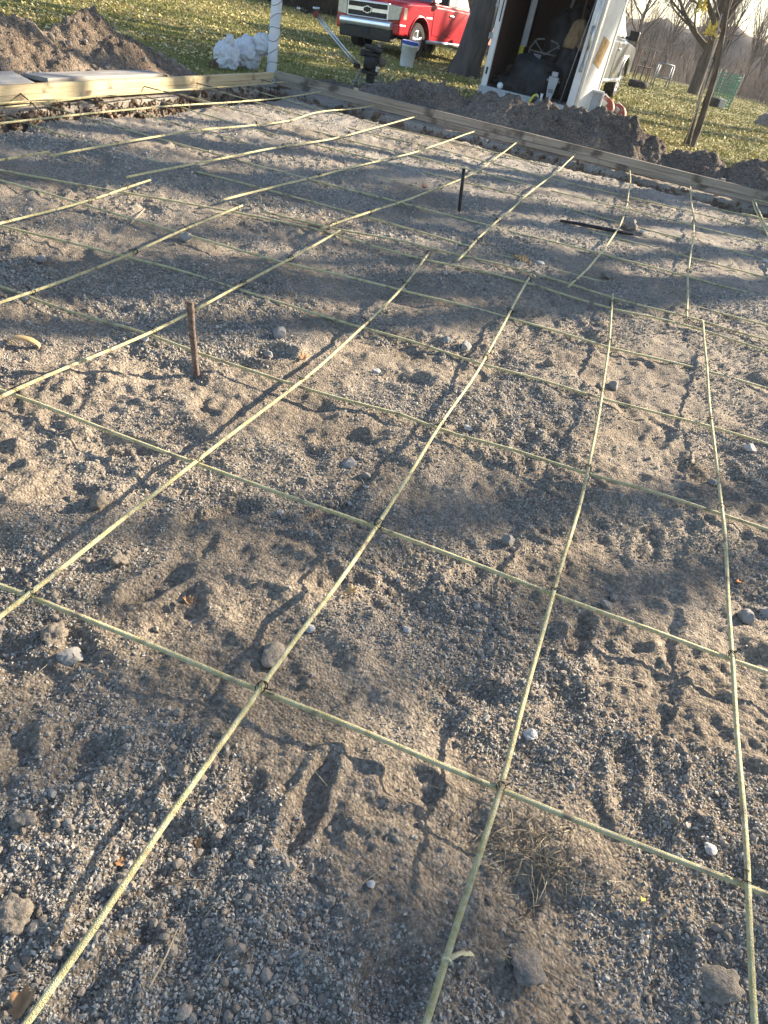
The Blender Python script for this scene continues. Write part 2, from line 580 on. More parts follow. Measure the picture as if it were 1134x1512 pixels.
# wooded rise far beyond the lawn
def build_hill():
    m = mat('wooded_hill', [(.07, .058, .053), (.13, .11, .10)], 1, .5, bump=1, bscale=3, detail=12)
    xs = np.linspace(-160, 200, 260)
    ys = np.linspace(72, 150, 50)
    X, Y = np.meshgrid(xs, ys)
    Z = -6 + 8.0 * sstep(72, 92, Y) + 2.2 * pn(X * .05, Y * .05, 51) + 1.3 * np.abs(pn(X * .4, Y * .4, 52)) + .6 * pn(X * 1.2, Y * 1.2, 53)
    V = np.stack([X, Y, Z], -1).reshape(-1, 3)
    nx = len(xs)
    i = (np.arange(len(ys) - 1)[:, None] * nx + np.arange(nx - 1)[None, :]).ravel()
    me = np_mesh('hill', V, np.stack([i, i + 1, i + nx + 1, i + nx], -1), True)
    me.materials.append(m)
    tag(link('hill', me), kind='structure')


build_hill()


# ------------------------------------------------------------------ dirt piles
def pile(label, P0, direction, ridge, half, m, seed, cell=.025, back=1.0):
    """ridge: (distance along, height); half: half width; a heightfield on its own grid"""
    d = np.array(direction) / np.linalg.norm(direction)
    n = np.array([-d[1], d[0]])
    a0, a1 = ridge[0][0], ridge[-1][0]
    na, nb = int((a1 - a0) / cell) + 1, int(half * 2.0 / cell) + 1
    A, B = np.meshgrid(np.linspace(a0, a1, na), np.linspace(-half, half, nb))
    X = P0[0] + d[0] * A + n[0] * B
    Y = P0[1] + d[1] * A + n[1] * B
    hr = np.interp(A, [r[0] for r in ridge], [r[1] for r in ridge])
    hr = hr * (1 + .12 * pn(A * 3.1, B * 1.0, seed)) + .02 * pn(A * 7, B * 2, seed + 1)
    s = np.abs(B) / half
    Z = hr * np.clip(1 - s, 0, 1) ** .8 * (1 - .25 * s)
    amp = np.clip(Z * 3.5, 0, 1)
    Z = Z + amp * (.10 * pn(X * 2.6, Y * 2.6, seed + 2) + .045 * np.abs(pn(X * 5.5, Y * 5.5, seed + 3)) + .055 * np.clip(pn(X * 12, Y * 12, seed + 4), -.1, 1) + .02 * pn(X * 24, Y * 24, seed + 5) + .012 * pn(X * 45, Y * 45, seed + 6))
    Z = Z - .05 * sstep(.75, 1, s) - .03
    V = np.stack([X, Y, Z], -1).reshape(-1, 3)
    i = (np.arange(nb - 1)[:, None] * na + np.arange(na - 1)[None, :]).ravel()
    me = np_mesh('dirt_pile', V, np.stack([i, i + 1, i + na + 1, i + na], -1), True)
    me.materials.append(m)
    o = tag(link('dirt_pile', me), label, 'dirt pile')
    return (X, Y, Z)


def ridge_from(pts, P, d):
    """height profile of a ridge seen against the lawn, on the vertical plane through P along d"""
    d = np.array(d) / np.linalg.norm(d)
    n = np.array([-d[1], d[0]])
    out = []
    for x, y in pts:
        r = ray(x, y)
        t = ((np.array(P) - 0) @ n) / (r[:2] @ n)
        q = np.array([0, 0, H]) + t * r
        out.append((float((q[:2] - P) @ d), float(q[2])))
    return out


PL = FL0 - NL * .95
rl = ridge_from([(0, 30), (60, 36), (92, 30), (108, 17), (128, 14), (148, 18), (164, 30), (200, 56), (230, 78), (260, 97), (300, 103), (345, 104)], PL, FDL)
rl = [(rl[0][0] - 3.0, .3), (rl[0][0] - 1.2, .42)] + rl + [(rl[-1][0] + .5, -.02)]
left_pile = pile('tall brown pile of loose dirt heaped along the outside of the yellow boards', PL, FDL, rl, .92, M['pile_soil'], 100)
PF = CORNER - NF * .8
rf = ridge_from([(470, 117), (520, 121), (560, 122), (600, 116), (625, 112), (660, 124), (700, 137), (745, 138), (790, 150), (815, 152), (850, 151), (895, 154), (915, 166), (940, 185), (962, 200), (985, 216)], PF, FDF)
rf = [(rf[0][0] - .4, -.02)] + rf + [(rf[-1][0] + .3, .05)]
far_pile = pile('long dark pile of dug soil between the far form boards and the open trailer', PF, FDF, rf, .68, M['pile_dark'], 120)
rf2 = ridge_from([(978, 226), (1000, 221), (1040, 218), (1065, 229), (1080, 247)], PF, FDF)
rf2 = [(rf2[0][0] - .1, .0)] + rf2 + [(rf2[-1][0] + .05, .05)]
mound_a = pile('rounded grey-brown soil mound at the foot of the twin-stemmed young tree', PF, FDF, rf2, .62, M['pile_dark'], 140)
rf3 = ridge_from([(1072, 250), (1090, 236), (1112, 232), (1134, 240)], PF, FDF)
rf3 = rf3 + [(rf3[-1][0] + .6, .45), (rf3[-1][0] + 1.6, .2), (rf3[-1][0] + 2.2, 0)]
mound_b = pile('low soil mound cut off by the picture edge beyond the far boards', PF, FDF, rf3, .62, M['pile_dark'], 160)


# ------------------------------------------------------------------ gravel and clods (instances on points)
def scatter(name, P, scl, rng, m, squash=(.55, 1.0), seed=0, subdiv=2, amount=.35):
    me = bpy.data.meshes.new(name)
    me.vertices.add(len(P))
    me.vertices.foreach_set('co', np.asarray(P, np.float32).ravel())
    a = me.attributes.new('rot', 'FLOAT_VECTOR', 'POINT')
    a.data.foreach_set('vector', (rng.random((len(P), 3)) * 6.283).astype(np.float32).ravel())
    b = me.attributes.new('scl', 'FLOAT_VECTOR', 'POINT')
    s = scl[:, None] * (squash[0] + (squash[1] - squash[0]) * rng.random((len(P), 3)))
    b.data.foreach_set('vector', s.astype(np.float32).ravel())
    me.update()
    o = link(name, me)
    g = bpy.data.node_groups.new(name, 'GeometryNodeTree')
    g.interface.new_socket('Geometry', in_out='INPUT', socket_type='NodeSocketGeometry')
    g.interface.new_socket('Geometry', in_out='OUTPUT', socket_type='NodeSocketGeometry')
    N, L = g.nodes, g.links
    gi, go = N.new('NodeGroupInput'), N.new('NodeGroupOutput')
    ico = N.new('GeometryNodeMeshIcoSphere')
    ico.inputs['Subdivisions'].default_value = subdiv
    ico.inputs['Radius'].default_value = 1
    nz = N.new('ShaderNodeTexNoise')
    nz.noise_dimensions = '4D'
    nz.inputs['W'].default_value = seed * 3.7
    nz.inputs['Scale'].default_value = 1.1
    nz.inputs['Detail'].default_value = 2
    sub = N.new('ShaderNodeVectorMath')
    sub.operation = 'SUBTRACT'
    sub.inputs[1].default_value = (.5, .5, .5)
    sc = N.new('ShaderNodeVectorMath')
    sc.operation = 'SCALE'
    sc.inputs['Scale'].default_value = amount * 4
    sp = N.new('GeometryNodeSetPosition')
    L.new(nz.outputs['Color'], sub.inputs[0])
    L.new(sub.outputs[0], sc.inputs[0])
    L.new(ico.outputs['Mesh'], sp.inputs['Geometry'])
    L.new(sc.outputs[0], sp.inputs['Offset'])
    sm = N.new('GeometryNodeSetMaterial')
    sm.inputs['Material'].default_value = m
    L.new(sp.outputs[0], sm.inputs['Geometry'])
    iop = N.new('GeometryNodeInstanceOnPoints')
    L.new(gi.outputs[0], iop.inputs['Points'])
    L.new(sm.outputs[0], iop.inputs['Instance'])
    for nm, sk in (('rot', 'Rotation'), ('scl', 'Scale')):
        at_ = N.new('GeometryNodeInputNamedAttribute')
        at_.data_type = 'FLOAT_VECTOR'
        at_.inputs['Name'].default_value = nm
        L.new(at_.outputs['Attribute'], iop.inputs[sk])
    L.new(iop.outputs[0], go.inputs[0])
    md = o.modifiers.new('scatter', 'NODES')
    md.node_group = g
    return tag(o, kind='stuff')


M['gravel'] = mat('gravel', [(.21, .19, .16), (.32, .295, .255), (.43, .40, .355)], .95, 3, rnd=(.5, 1.45))
M['crumb'] = mat('crumb', [(.18, .15, .12), (.31, .265, .215)], .97, 5, rnd=(.65, 1.25))
M['crumb_dark'] = mat('crumb_dark', [(.09, .078, .068), (.17, .15, .13)], .97, 5, rnd=(.65, 1.4))
rng = np.random.default_rng(7)


def gravel_points(n, y0, y1, smin, smax, power, cover):
    # equal numbers per projected area: y drawn with weight 1/y^power
    a = rng.random(n)
    e = 1 - power
    y = (y0 ** e + a * (y1 ** e - y0 ** e)) ** (1 / e)
    x = (-.58 * y - .85) + rng.random(n) * (.99 * y + 2.1)
    k = pn(x * 1.4, y * 1.4, 61) + .5 * pn(x * 4, y * 4, 62)
    keep = rng.random(n) < np.clip(cover + k * 2.1, .03, 1)
    x, y = x[keep], y[keep]
    u, v = uv(x, y)
    ok = np.minimum(u, v) > .05
    x, y = x[ok], y[ok]
    s = smin * (smax / smin) ** (rng.random(len(x)) ** 1.8)
    z = soil_h(x, y) + s * .12
    return np.stack([x, y, z], -1), s


for k, (n, y0, y1, a, b, pw, cv) in enumerate([(210000, .25, 3.2, .0018, .0056, .4, .62), (140000, .25, 3.6, .0026, .0068, .4, .5), (120000, 2.6, 6.5, .0035, .0095, .8, .55), (60000, 5.0, 10.2, .005, .014, .8, .5), (900, .6, 8.5, .008, .016, .3, .4)]):
    P, s = gravel_points(n, y0, y1, a, b, pw, cv)
    scatter('gravel', P, s, rng, M['gravel'], squash=(.38, 1.0), seed=k + 1, subdiv=1 if k < 4 else 2, amount=.65)
P, s = gravel_points(22000, .3, 9.8, .004, .015, .3, .35)
scatter('dirt_clods', P, s, rng, M['crumb'], seed=11, subdiv=2)
for (X, Y, Z), mm, nn in ((left_pile, M['crumb'], 2600), (far_pile, M['crumb_dark'], 1900), (mound_a, M['crumb_dark'], 320), (mound_b, M['crumb_dark'], 320)):
    okm = np.argwhere(Z.ravel() > .02).ravel()
    pick = rng.choice(okm, nn)
    P = np.stack([X.ravel()[pick], Y.ravel()[pick], Z.ravel()[pick]], -1)
    s = .007 * 6 ** (rng.random(nn) ** 5)
    scatter('dirt_clods', P + np.stack([0 * s, 0 * s, s * .2], -1), s, rng, mm, seed=13)


# clods along the trench wall under the yellow boards
aa = rng.random(900) * 8 - 1.8
bb = .035 + .10 * rng.random(900)
x = FL0[0] + FDL[0] * aa + NL[0] * bb
y = FL0[1] + FDL[1] * aa + NL[1] * bb
s = .012 * 4.5 ** (rng.random(900) ** 2)
zz = -.03 - .22 * rng.random(900) * sstep(.03, .12, bb + .06)
scatter('dirt_clods', np.stack([x, y, np.maximum(zz, soil_h(x, y) + s * .3)], -1), s, rng, M['clod_brown'], seed=17, amount=.5)


aa = rng.random(900) * 9 + .1
bb = .035 + .16 * rng.random(900)
x = CORNER[0] + FDF[0] * aa + NF[0] * bb
y = CORNER[1] + FDF[1] * aa + NF[1] * bb
s = .012 * 4 ** (rng.random(900) ** 2)
scatter('dirt_clods', np.stack([x, y, np.maximum(-.04 - .22 * rng.random(900), soil_h(x, y) + s * .3)], -1), s, rng, M['clod_brown'], seed=19, amount=.5)


# ------------------------------------------------------------------ trees
class Limbs:
    def __init__(s):
        s.V, s.F, s.n = [], [], 0

    def tube(s, pts, rs, sides):
        P = np.array(pts)
        T = np.gradient(P, axis=0)
        T /= np.linalg.norm(T, axis=1)[:, None] + 1e-9
        ref = np.array([.31, .17, .93]) if abs(T[0][2]) < .85 else np.array([1.0, .2, 0])
        U = np.cross(T, ref)
        U /= np.linalg.norm(U, axis=1)[:, None] + 1e-9
        B = np.cross(T, U)
        a = np.arange(sides) * 2 * math.pi / sides
        R_ = P[:, None] + (U[:, None] * np.cos(a)[None, :, None] + B[:, None] * np.sin(a)[None, :, None]) * np.array(rs)[:, None, None]
        k = len(P)
        i = np.arange(k - 1)[:, None] * sides
        j = np.arange(sides)[None, :]
        j2 = (j + 1) % sides
        Fq = np.stack([i + j, i + j2, i + sides + j2, i + sides + j], -1).reshape(-1, 4) + s.n
        s.V.append(R_.reshape(-1, 3))
        s.F.append(Fq)
        s.n += k * sides

    def mesh(s, name, m):
        me = np_mesh(name, np.concatenate(s.V), np.concatenate(s.F), True)
        me.materials.append(m)
        return me


def grow(T, Cn, p, d, L, r, depth, rg, spread, kids, maxd, up=.15, wob=.18, tips=None, flare=1.35):
    n = 7 if depth == 0 else (6 if depth == 1 else 4)
    pts, rs, ds = [np.array(p, float)], [r], [np.array(d, float)]
    for i in range(n):
        dd = ds[-1] + rg.normal(0, wob * (.35 if depth == 0 else 1), 3) + np.array([0, 0, up * (.3 if depth == 0 else 1)])
        dd /= np.linalg.norm(dd)
        pts.append(pts[-1] + dd * L / n)
        ds.append(dd)
        rs.append(r * (1 - .72 * (i + 1) / n) if depth else r * (1 - .55 * (i + 1) / n))
    if depth == 0:
        rs[0] *= flare
        rs.insert(1, rs[1] * 1.05 + .0)
        pts.insert(1, pts[0] + (pts[1] - pts[0]) * .35)
        ds.insert(1, ds[0])
        n += 1
    (T if depth <= 1 else Cn).tube(pts, rs, (12, 7, 4, 3, 3)[depth])
    if depth >= maxd:
        if tips is not None:
            tips.append(pts[-1])
        return
    for k in range(kids[depth]):
        f = (.42 + .58 * (k + rg.random()) / kids[depth]) if depth == 0 else (.22 + .78 * (k + rg.random()) / kids[depth])
        f = min(f, .99)
        q = f * n
        i = int(q)
        b = pts[i] + (pts[i + 1] - pts[i]) * (q - i)
        rr = rs[i] + (rs[i + 1] - rs[i]) * (q - i)
        ax = ds[i + 1]
        a = rg.random() * 6.283 if depth else k * 2.4 + rg.random()
        o = np.cross(ax, [.3, .5, .8] if depth else [1, .1, .02])
        o /= np.linalg.norm(o) + 1e-9
        o2 = np.cross(ax, o)
        nd = ax * math.cos(spread[depth]) + (o * math.cos(a) + o2 * math.sin(a)) * math.sin(spread[depth])
        nd /= np.linalg.norm(nd)
        grow(T, Cn, b, nd, L * (.62 if depth == 0 else .55) * (.75 + .5 * rg.random()) * (1.15 - .4 * f), max(rr * .62, .0022), depth + 1, rg, spread, kids, maxd, up, wob, tips)


def tree(label, loc, h, r, seed, kids=(9, 6, 5, 3), spread=(.85, .7, .65, .6), lean=(0, 0, 1), group=None, mb=None, mt=None, maxd=4, up=.12, name='bare_tree', wob=.18, tips=None):
    rg = np.random.default_rng(seed)
    T, Cn = Limbs(), Limbs()
    grow(T, Cn, (0, 0, -.15), lean, h, r, 0, rg, spread, kids, maxd, up, wob, tips)
    t = thing(name, label, 'tree', loc, group=group)
    link('trunk', T.mesh('trunk', mb or M['bark']), t)
    link('crown', Cn.mesh('crown', mt or M['twig']), t)
    return t


def lz(x, y):
    return float(lawn_h(x, y))


# big shade tree between the red truck and the trailer
bt = at(690, 103)
bt = np.array([-.52, 18.3])
tree('thick dark grey tree trunk standing between the red truck and the trailer', (bt[0], bt[1], lz(*bt)), 10.0, .31, 3, kids=(10, 6, 5, 3), mb=M['bark_grey'], name='large_tree', lean=(.02, 0, 1))
# low-branching bare tree on the lawn beyond
g = at(1022, 140)
tips = []
tr = tree('low-branching bare tree with a few yellow leaves, spreading wide on the far lawn', (g[0], g[1], lz(g[0], g[1])), 4.6, .24, 11, kids=(12, 7, 6, 4), spread=(1.0, .6, .6, .6), lean=(.02, 0, 1), up=.14, wob=.2, tips=tips)
# a few yellow leaves left on it
lv = []
rg = np.random.default_rng(5)


def leaf_quads(P, size, rg, flat=.5):
    """bent two-quad leaves as one mesh (arrays)"""
    n = len(P)
    a = rg.random(n) * 6.283
    tilt = rg.normal(0, flat, (n, 2))
    ux = np.stack([np.cos(a), np.sin(a), tilt[:, 0]], -1)
    uy = np.stack([-np.sin(a), np.cos(a), tilt[:, 1]], -1)
    s = size * (.6 + .8 * rg.random(n))[:, None]
    up_ = np.array([0, 0, 1]) * s * .28
    w_ = .38
    V = np.stack([P - ux * s * .5, P - uy * s * w_ + up_ * rg.random((n, 1)), P + ux * s * .5, P + uy * s * w_ + up_ * rg.random((n, 1))], 1)
    Fi = np.arange(n)[:, None] * 4
    return V.reshape(-1, 3), np.concatenate([Fi + np.array([[0, 1, 2]]), Fi + np.array([[0, 2, 3]])])


yl = []
for (px_, py_) in ((1040, 12), (1052, 42), (1056, 50), (1036, 6), (1047, 46)):
    c = aty(px_, py_, g[1] - .6)
    yl.append(c + rg.normal(0, .12, (26, 3)))
V, Fx = leaf_quads(np.concatenate(yl) - np.array([g[0], g[1], lz(g[0], g[1])]), .11, rg, .9)
me = np_mesh('leaves', V, Fx)
me.materials.append(M['leaf_yellow'])
link('leaves', me, tr)['kind'] = 'stuff'

# twin-stemmed young tree just beyond the soil mound
yt = thing('young_tree', 'slender young tree with two brown stems growing from one foot beyond the mounds', 'tree', (3.76, 14.6, lz(3.76, 14.6)))
for (dx, pts, r0) in ((0, [(-.05, 0, -.1), (-.06, 0, .4), (-.12, .02, .85), (-.13, .03, 1.4), (-.2, .1, 2.1), (-.28, .2, 3.0), (-.3, .3, 4.2)], .037), (1, [(.06, .05, -.1), (.07, .05, .3), (.04, .05, .62), (-.02, 0, 1.1), (-.14, 0, 1.6), (-.3, -.05, 2.15), (-.42, -.1, 3.2), (-.48, -.1, 4.6)], .064)):
    T, Cn = Limbs(), Limbs()
    k = len(pts)
    T.tube(pts, [r0 * (1.35 if i == 0 else 1 - .75 * i / k) for i in range(k)], 10)
    rg2 = np.random.default_rng(40 + dx)
    for j in range(9):
        q = np.array(pts[-3 + (j % 2)]) + (np.array(pts[-2 + (j % 2)]) - np.array(pts[-3 + (j % 2)])) * rg2.random()
        a = rg2.random() * 6.28
        grow(Cn, Cn, q, np.array([math.cos(a), math.sin(a), .8]) / 1.28, 1.1, .014, 2, rg2, (.8, .7, .6, .6), (0, 0, 5, 3), 4)
    link('stem', T.mesh('stem', M['bark']), yt)
    link('crown', Cn.mesh('crown', M['twig']), yt)
# thin pale tubes running along its stems
for lab, a, b in (('long thin pale tube running along the thicker stem of the young tree', (1034, 150), (1066, 20)), ('shorter thin pale tube running along the thinner stem of the young tree', (1014, 205), (1052, 88))):
    p, q = aty(*a, 14.48), aty(*b, 14.5)
    p = p + (p - q) / np.linalg.norm(p - q) * (p[2] - 0.0) * 1.02
    tag(MB().tube([p, p * .5 + q * .5, q], .011, 6).build('stem_tube', M['wood_pale'], smooth=True), lab, 'cane')

# three shade trees on the lawn to the right, outside the picture: their shadows fall across the slab
_sv, _pv = np.array([.83, .56]), np.array([-.56, .83])
shade = [(21.0, 3.45, 15, .34, 21, 'tall bare tree whose trunk shades the slab behind the rough brown stake'),
         (19.0, 6.1, 14, .22, 22, 'bare tree whose shadow crosses the far end of the slab'),
         (26.0, 4.7, 16, .30, 23, 'bare tree standing farther out, its crown dappling the far rods'),
         (24.0, -.9, 15, .40, 24, 'broad bare tree farthest out on the side lawn'),
         (21.0, 8.6, 14, .36, 27, 'bare tree out on the lawn level with the trailer'),
         (24.5, 11.9, 13, .36, 28, 'thick bare tree whose shadow falls on the grass before the red truck'),
         (27.5, 13.9, 13, .36, 29, 'thick bare tree at the far side lawn, shading the grass behind the white post')]
for i, (t_, c_, h, r, sdd, lb) in enumerate(shade):
    q = _sv * t_ + _pv * c_
    tree(lb, (q[0], q[1], lz(q[0], q[1])), h, r, sdd, kids=(9, 6, 5, 3), group='shade trees beside the slab', name='shade_tree')


def evergreen(label, loc, h, rb, seed, n, m):  # unseen trees added beside the slab, open crowns sized to dim the sun
    rg = np.random.default_rng(seed)
    t = thing('added_evergreen', label, 'tree', loc, group='unseen evergreens added for shade')
    L = Limbs()
    L.tube([(0, 0, -.2), (0.05, 0, h * .5), (0, .05, h * .98)], [.13, .08, .015], 9)
    zz = h * (.06 + .9 * rg.random(160) ** 1.2)
    tips_ = []
    for z in zz:
        a = rg.random() * 6.283
        R_ = rb * (1 - z / h) ** .8 * (.6 + .5 * rg.random()) + .12
        e = np.array([math.cos(a) * R_, math.sin(a) * R_, z - .15 * R_])
        L.tube([(0, 0, z), e * .5 + np.array([0, 0, z * .5 + .05]), e], [.018, .012, .004], 4)
        k = max(4, int(n * R_ / 110))
        f = rg.random((k, 1)) ** .6
        tips_.append(np.array([0, 0, z]) * (1 - f) + e * f + rg.normal(0, .11, (k, 3)))
    link('trunk', L.mesh('trunk', M['bark']), t)
    V, Fx = leaf_quads(np.concatenate(tips_), .12, rg, .9)
    me = np_mesh('crown', V, Fx)
    me.materials.append(m)
    link('crown', me, t)


M['needles'] = mat('needles', [(.03, .045, .02), (.06, .08, .035)], .8, 1.5)
for t_, c_, h, rb, sd_, lb in ((24.0, -.55, 15.0, 3.2, 1, 'unseen open-crowned evergreen added to shade the ground by the dry grass tuft'), (22.0, -4.6, 13.0, 3.0, 2, 'second unseen evergreen added for shade past the near corner of the slab')):
    q = _sv * t_ + _pv * c_
    evergreen(lb, (q[0], q[1], lz(q[0], q[1])), h, rb, sd_, 3400, M['needles'])

# woods: a few tree models, copied
woods = []
for v in range(4):
    rg = np.random.default_rng(70 + v)
    T = Limbs()
    grow(T, T, (0, 0, -.2), (0, 0, 1), 6.5, .13, 0, rg, (.6, .6, .6, .6), (11, 6, 5, 3), 4, .2, .16)
    woods.append(T.mesh('woods_tree', M['twig']))
rg = np.random.default_rng(90)
spots = []
for i in range(34):
    x = 2 + 24 * rg.random()
    spots.append((x + 2, 44 + 18 * rg.random(), -2.2, .45 + .35 * rg.random()))
for i in range(22):
    f = rg.random()
    spots.append((-11 + 9 * f, 31 - 3.5 * f + 7 * rg.random(), 0, .9 + .6 * rg.random()))
for i, (x, y, dz, s) in enumerate(spots):
    o = link('woods_tree', woods[i % 4], None, (x, y, lz(x, y) - (.4 if dz else 0)), (0, 0, rg.random() * 6.28), s)
    tag(o, 'thin bare tree in the pale woods behind the netting cage' if dz else 'bare tree in the dark woods behind the red truck', 'tree', 'bare trees in the pale far woods' if dz else 'bare trees in the dark woods')


# brushwood under the trees: nobody could count it
def brush(n, fx, seed, hmin, hmax, m):
    rg = np.random.default_rng(seed)
    x, y = fx(rg, n)
    z = lawn_h(x, y) - .1
    h = hmin + (hmax - hmin) * rg.random(n) ** 1.5
    le = rg.normal(0, .28, (n, 2))
    a = np.stack([x, y, z], -1)
    b = a + np.stack([le[:, 0] * h, le[:, 1] * h, h], -1)
    mid = (a + b) / 2 + rg.normal(0, .12, (n, 3)) * h[:, None]
    w0 = (.004 + .013 * rg.random(n) ** 2)[:, None]
    V, Fs = [], []
    dirs = [np.array([1, 0, 0]), np.array([-.5, .87, 0]), np.array([-.5, -.87, 0])]
    for p, f in ((a, 1.0), (mid, .75), (b, .25)):
        for dv in dirs:
            V.append(p + dv * w0 * f)
    V = np.stack(V, 1).reshape(-1, 3)
    base = np.arange(n)[:, None] * 9
    for s_ in (0, 3):
        for k in range(3):
            Fs.append(base + np.array([[s_ + k, s_ + (k + 1) % 3, s_ + 3 + (k + 1) % 3, s_ + 3 + k]]))
    me = np_mesh('brushwood', V, np.concatenate(Fs))
    me.materials.append(m)
    tag(link('brushwood', me), kind='stuff')


M['brush'] = mat('brush', [(.10, .086, .08), (.19, .165, .152)], .95, .25)
M['brush_dark'] = mat('brush_dark', [(.03, .028, .024), (.075, .065, .052)], .95, .3)
brush(9000, lambda r, n: (2 + 32 * r.random(n), 39.5 + 16 * r.random(n)), 1, .3, 2.0, M['brush'])
brush(9000, lambda r, n: (lambda f: (-13 + 13 * f, 29.8 - 3.6 * f + 7 * r.random(n)))(r.random(n)), 2, .5, 4.0, M['brush_dark'])
# thicket of branching scrub in front of the rise, one mass
rg = np.random.default_rng(55)
T = Limbs()
for i in range(110):
    y = 40.5 + 24 * rg.random()
    x = (.07 + .36 * rg.random()) * y
    h = .7 + 1.9 * rg.random()
    k = 1 + int(2 * rg.random())
    for _ in range(k):
        grow(T, T, (x, y, lz(x, y) - .2), np.array([rg.normal(0, .15), rg.normal(0, .15), 1]), h, .045, 1, rg, (.6, .75, .65, .6), (0, 9, 6, 4), 4, .1, .25)
tag(link('thicket', T.mesh('thicket', M['brush'])), kind='stuff')


# ------------------------------------------------------------------ grass and fallen leaves
def lawn_points(n, seed):
    rg = np.random.default_rng(seed)
    y = 6.5 * (40 / 6.5) ** rg.random(n)
    x = (-.50 * y - 1.5) + rg.random(n) * (.93 * y + 4)
    u, v = uv(x, y)
    ok = (np.minimum(u, v) < -.42) & ~((y > 24 - .5 * (x + 3)) & (x < -2) & (y > 31))
    x, y = x[ok], y[ok]
    return np.stack([x, y, lawn_h(x, y)], -1), rg


def build_grass():
    P, rg = lawn_points(210000, 3)
    n = len(P)
    a = rg.random(n) * 6.283
    wd = np.stack([np.cos(a), np.sin(a), 0 * a], -1) * (.004 + .0007 * P[:, 1])[:, None]
    tall = (.018 + .026 * rg.random(n)) * (1 + .5 * pn(P[:, 0] * 1.2, P[:, 1] * 1.2, 71))
    tip = P + np.stack([rg.normal(0, .022, n), rg.normal(0, .022, n), tall], -1)
    V = np.stack([P - wd - [0, 0, .01], P + wd - [0, 0, .01], tip], 1).reshape(-1, 3)
    me = np_mesh('grass', V, np.arange(n * 3).reshape(-1, 3))
    me.materials.append(mat('grass_blade', [(.15, .16, .036), (.25, .24, .065), (.36, .32, .115)], .8, 1.2, detail=10))
    tag(link('grass', me), kind='stuff')


def build_leaves():
    for sd_, n, m in ((5, 68000, M['litter_a']), (6, 34000, M['litter_b']), (8, 15000, M['litter_c'])):
        P, rg = lawn_points(n, sd_)
        k = pn(P[:, 0] * .5, P[:, 1] * .5, 81) + .5 * pn(P[:, 0] * 1.6, P[:, 1] * 1.6, 82)
        P = P[rg.random(len(P)) < np.clip(.6 + k * 1.9, .06, 1)]
        P = P + np.stack([0 * P[:, 0], 0 * P[:, 0], .012 + .03 * rg.random(len(P))], -1)
        V, Fx = leaf_quads(P, .042, rg, .4)
        me = np_mesh('fallen_leaves', V, Fx)
        me.materials.append(m)
        tag(link('fallen_leaves', me), kind='stuff')


M['litter_a'] = mat('litter_tan', [(.46, .36, .16), (.66, .55, .30)], .75, 1.5)
M['litter_b'] = mat('litter_yellow', [(.52, .43, .15), (.68, .59, .29)], .75, 1.5)
M['litter_c'] = mat('litter_brown', [(.17, .095, .045), (.28, .17, .085)], .8, 1.5)
build_grass()
build_leaves()


# ------------------------------------------------------------------ form boards
def board(label, p, q, z0, z1, thick, side, m, name='form_board'):
    """plank on edge from p to q (plan), outer face away from the slab"""
    p, q = np.array(p), np.array(q)
    L = np.linalg.norm(q - p)
    a = math.atan2(q[1] - p[1], q[0] - p[0])
    mb = MB()
    n = max(2, int(L / .5))
    xs = np.linspace(0, L, n + 1)
    rg = random.Random(int(L * 1000) + int(z0 * 100))
    V = []
    for x in xs:
        e = .004 * math.sin(x * 1.7 + z0 * 9) + rg.uniform(-.0015, .0015)
        for yy, zz in ((0, z0), (thick, z0), (thick, z1), (0, z1)):
            V.append((x, yy * side + e, zz + rg.uniform(-.001, .001)))
    Fs = [(3, 2, 1, 0), tuple(4 * n + k for k in range(4))]
    for i in range(n):
        for k in range(4):
            b = 4 * i
            Fs.append((b + k, b + (k + 1) % 4, b + 4 + (k + 1) % 4, b + 4 + k))
    mb.add(V, Fs)
    o = mb.build(name, m, None, bevel=.003, loc=(p[0], p[1], 0), rot=(0, 0, a))
    return tag(o, label, 'form board', 'form boards round the slab' if name == 'form_board' else None)


JL = at(254, 113, .15)[:2]
s_j = float((JL - FL0) @ FDL)
S0 = FL0 - FDL * 3.2
board('upper yellow form board of the side edge beside the pale loose plank', S0, FL0 + FDL * (s_j - .002), .077, .152, .04, 1, M['wood_new'])
board('short upper yellow form board between the butt joint and the white post', FL0 + FDL * (s_j + .002), CORNER + FDL * .03, .077, .150, .04, 1, M['wood_new'])
board('lower yellow form board of the side edge, directly above the trench', S0 - FDL * .3, CORNER - FDL * .03, .014, .076, .04, 1, M['wood_new'])
q1 = at(690, 176, .18)[:2]
board('upper weathered form board of the far edge, below the screed and trailer', CORNER + FDF * .002, CORNER + FDF * 3.5, .084, .174, .04, 1, M['wood_grey'])
board('upper weathered form board of the far edge, second length beside the mounds', CORNER + FDF * 3.504, FR1 + FDF * 3.0, .084, .173, .04, 1, M['wood_grey'])
board('lower weathered form board of the far edge, half hidden above the far trench', CORNER + FDF * .05, FR1 + FDF * 3.0, .022, .080, .035, 1, M['wood_grey'])
# planks lying outside the yellow boards
for lab, a, b, wd, th in (('pale grey plank lying flat just outside the yellow boards', (45, 115), (225, 110), .26, .035), ('grey plank tilted against the yellow boards at the picture edge', (-120, 126), (34, 118), .24, .03)):
    p, q = at(*a, .14), at(*b, .14)
    p[:2] -= NL * (.19 + float(uv(p[0], p[1])[0]))
    q[:2] -= NL * (.185 + float(uv(q[0], q[1])[0]))
    L = np.linalg.norm(q - p)
    mb = MB().box((L / 2, 0, 0), (L, wd, th))
    tag(mb.build('loose_plank', M['wood_pale'], None, bevel=.004, loc=p + np.array([0, 0, .012]), rot=(rad(-3 if th > .032 else 9), 0, math.atan2(q[1] - p[1], q[0] - p[0]))), lab, 'plank')
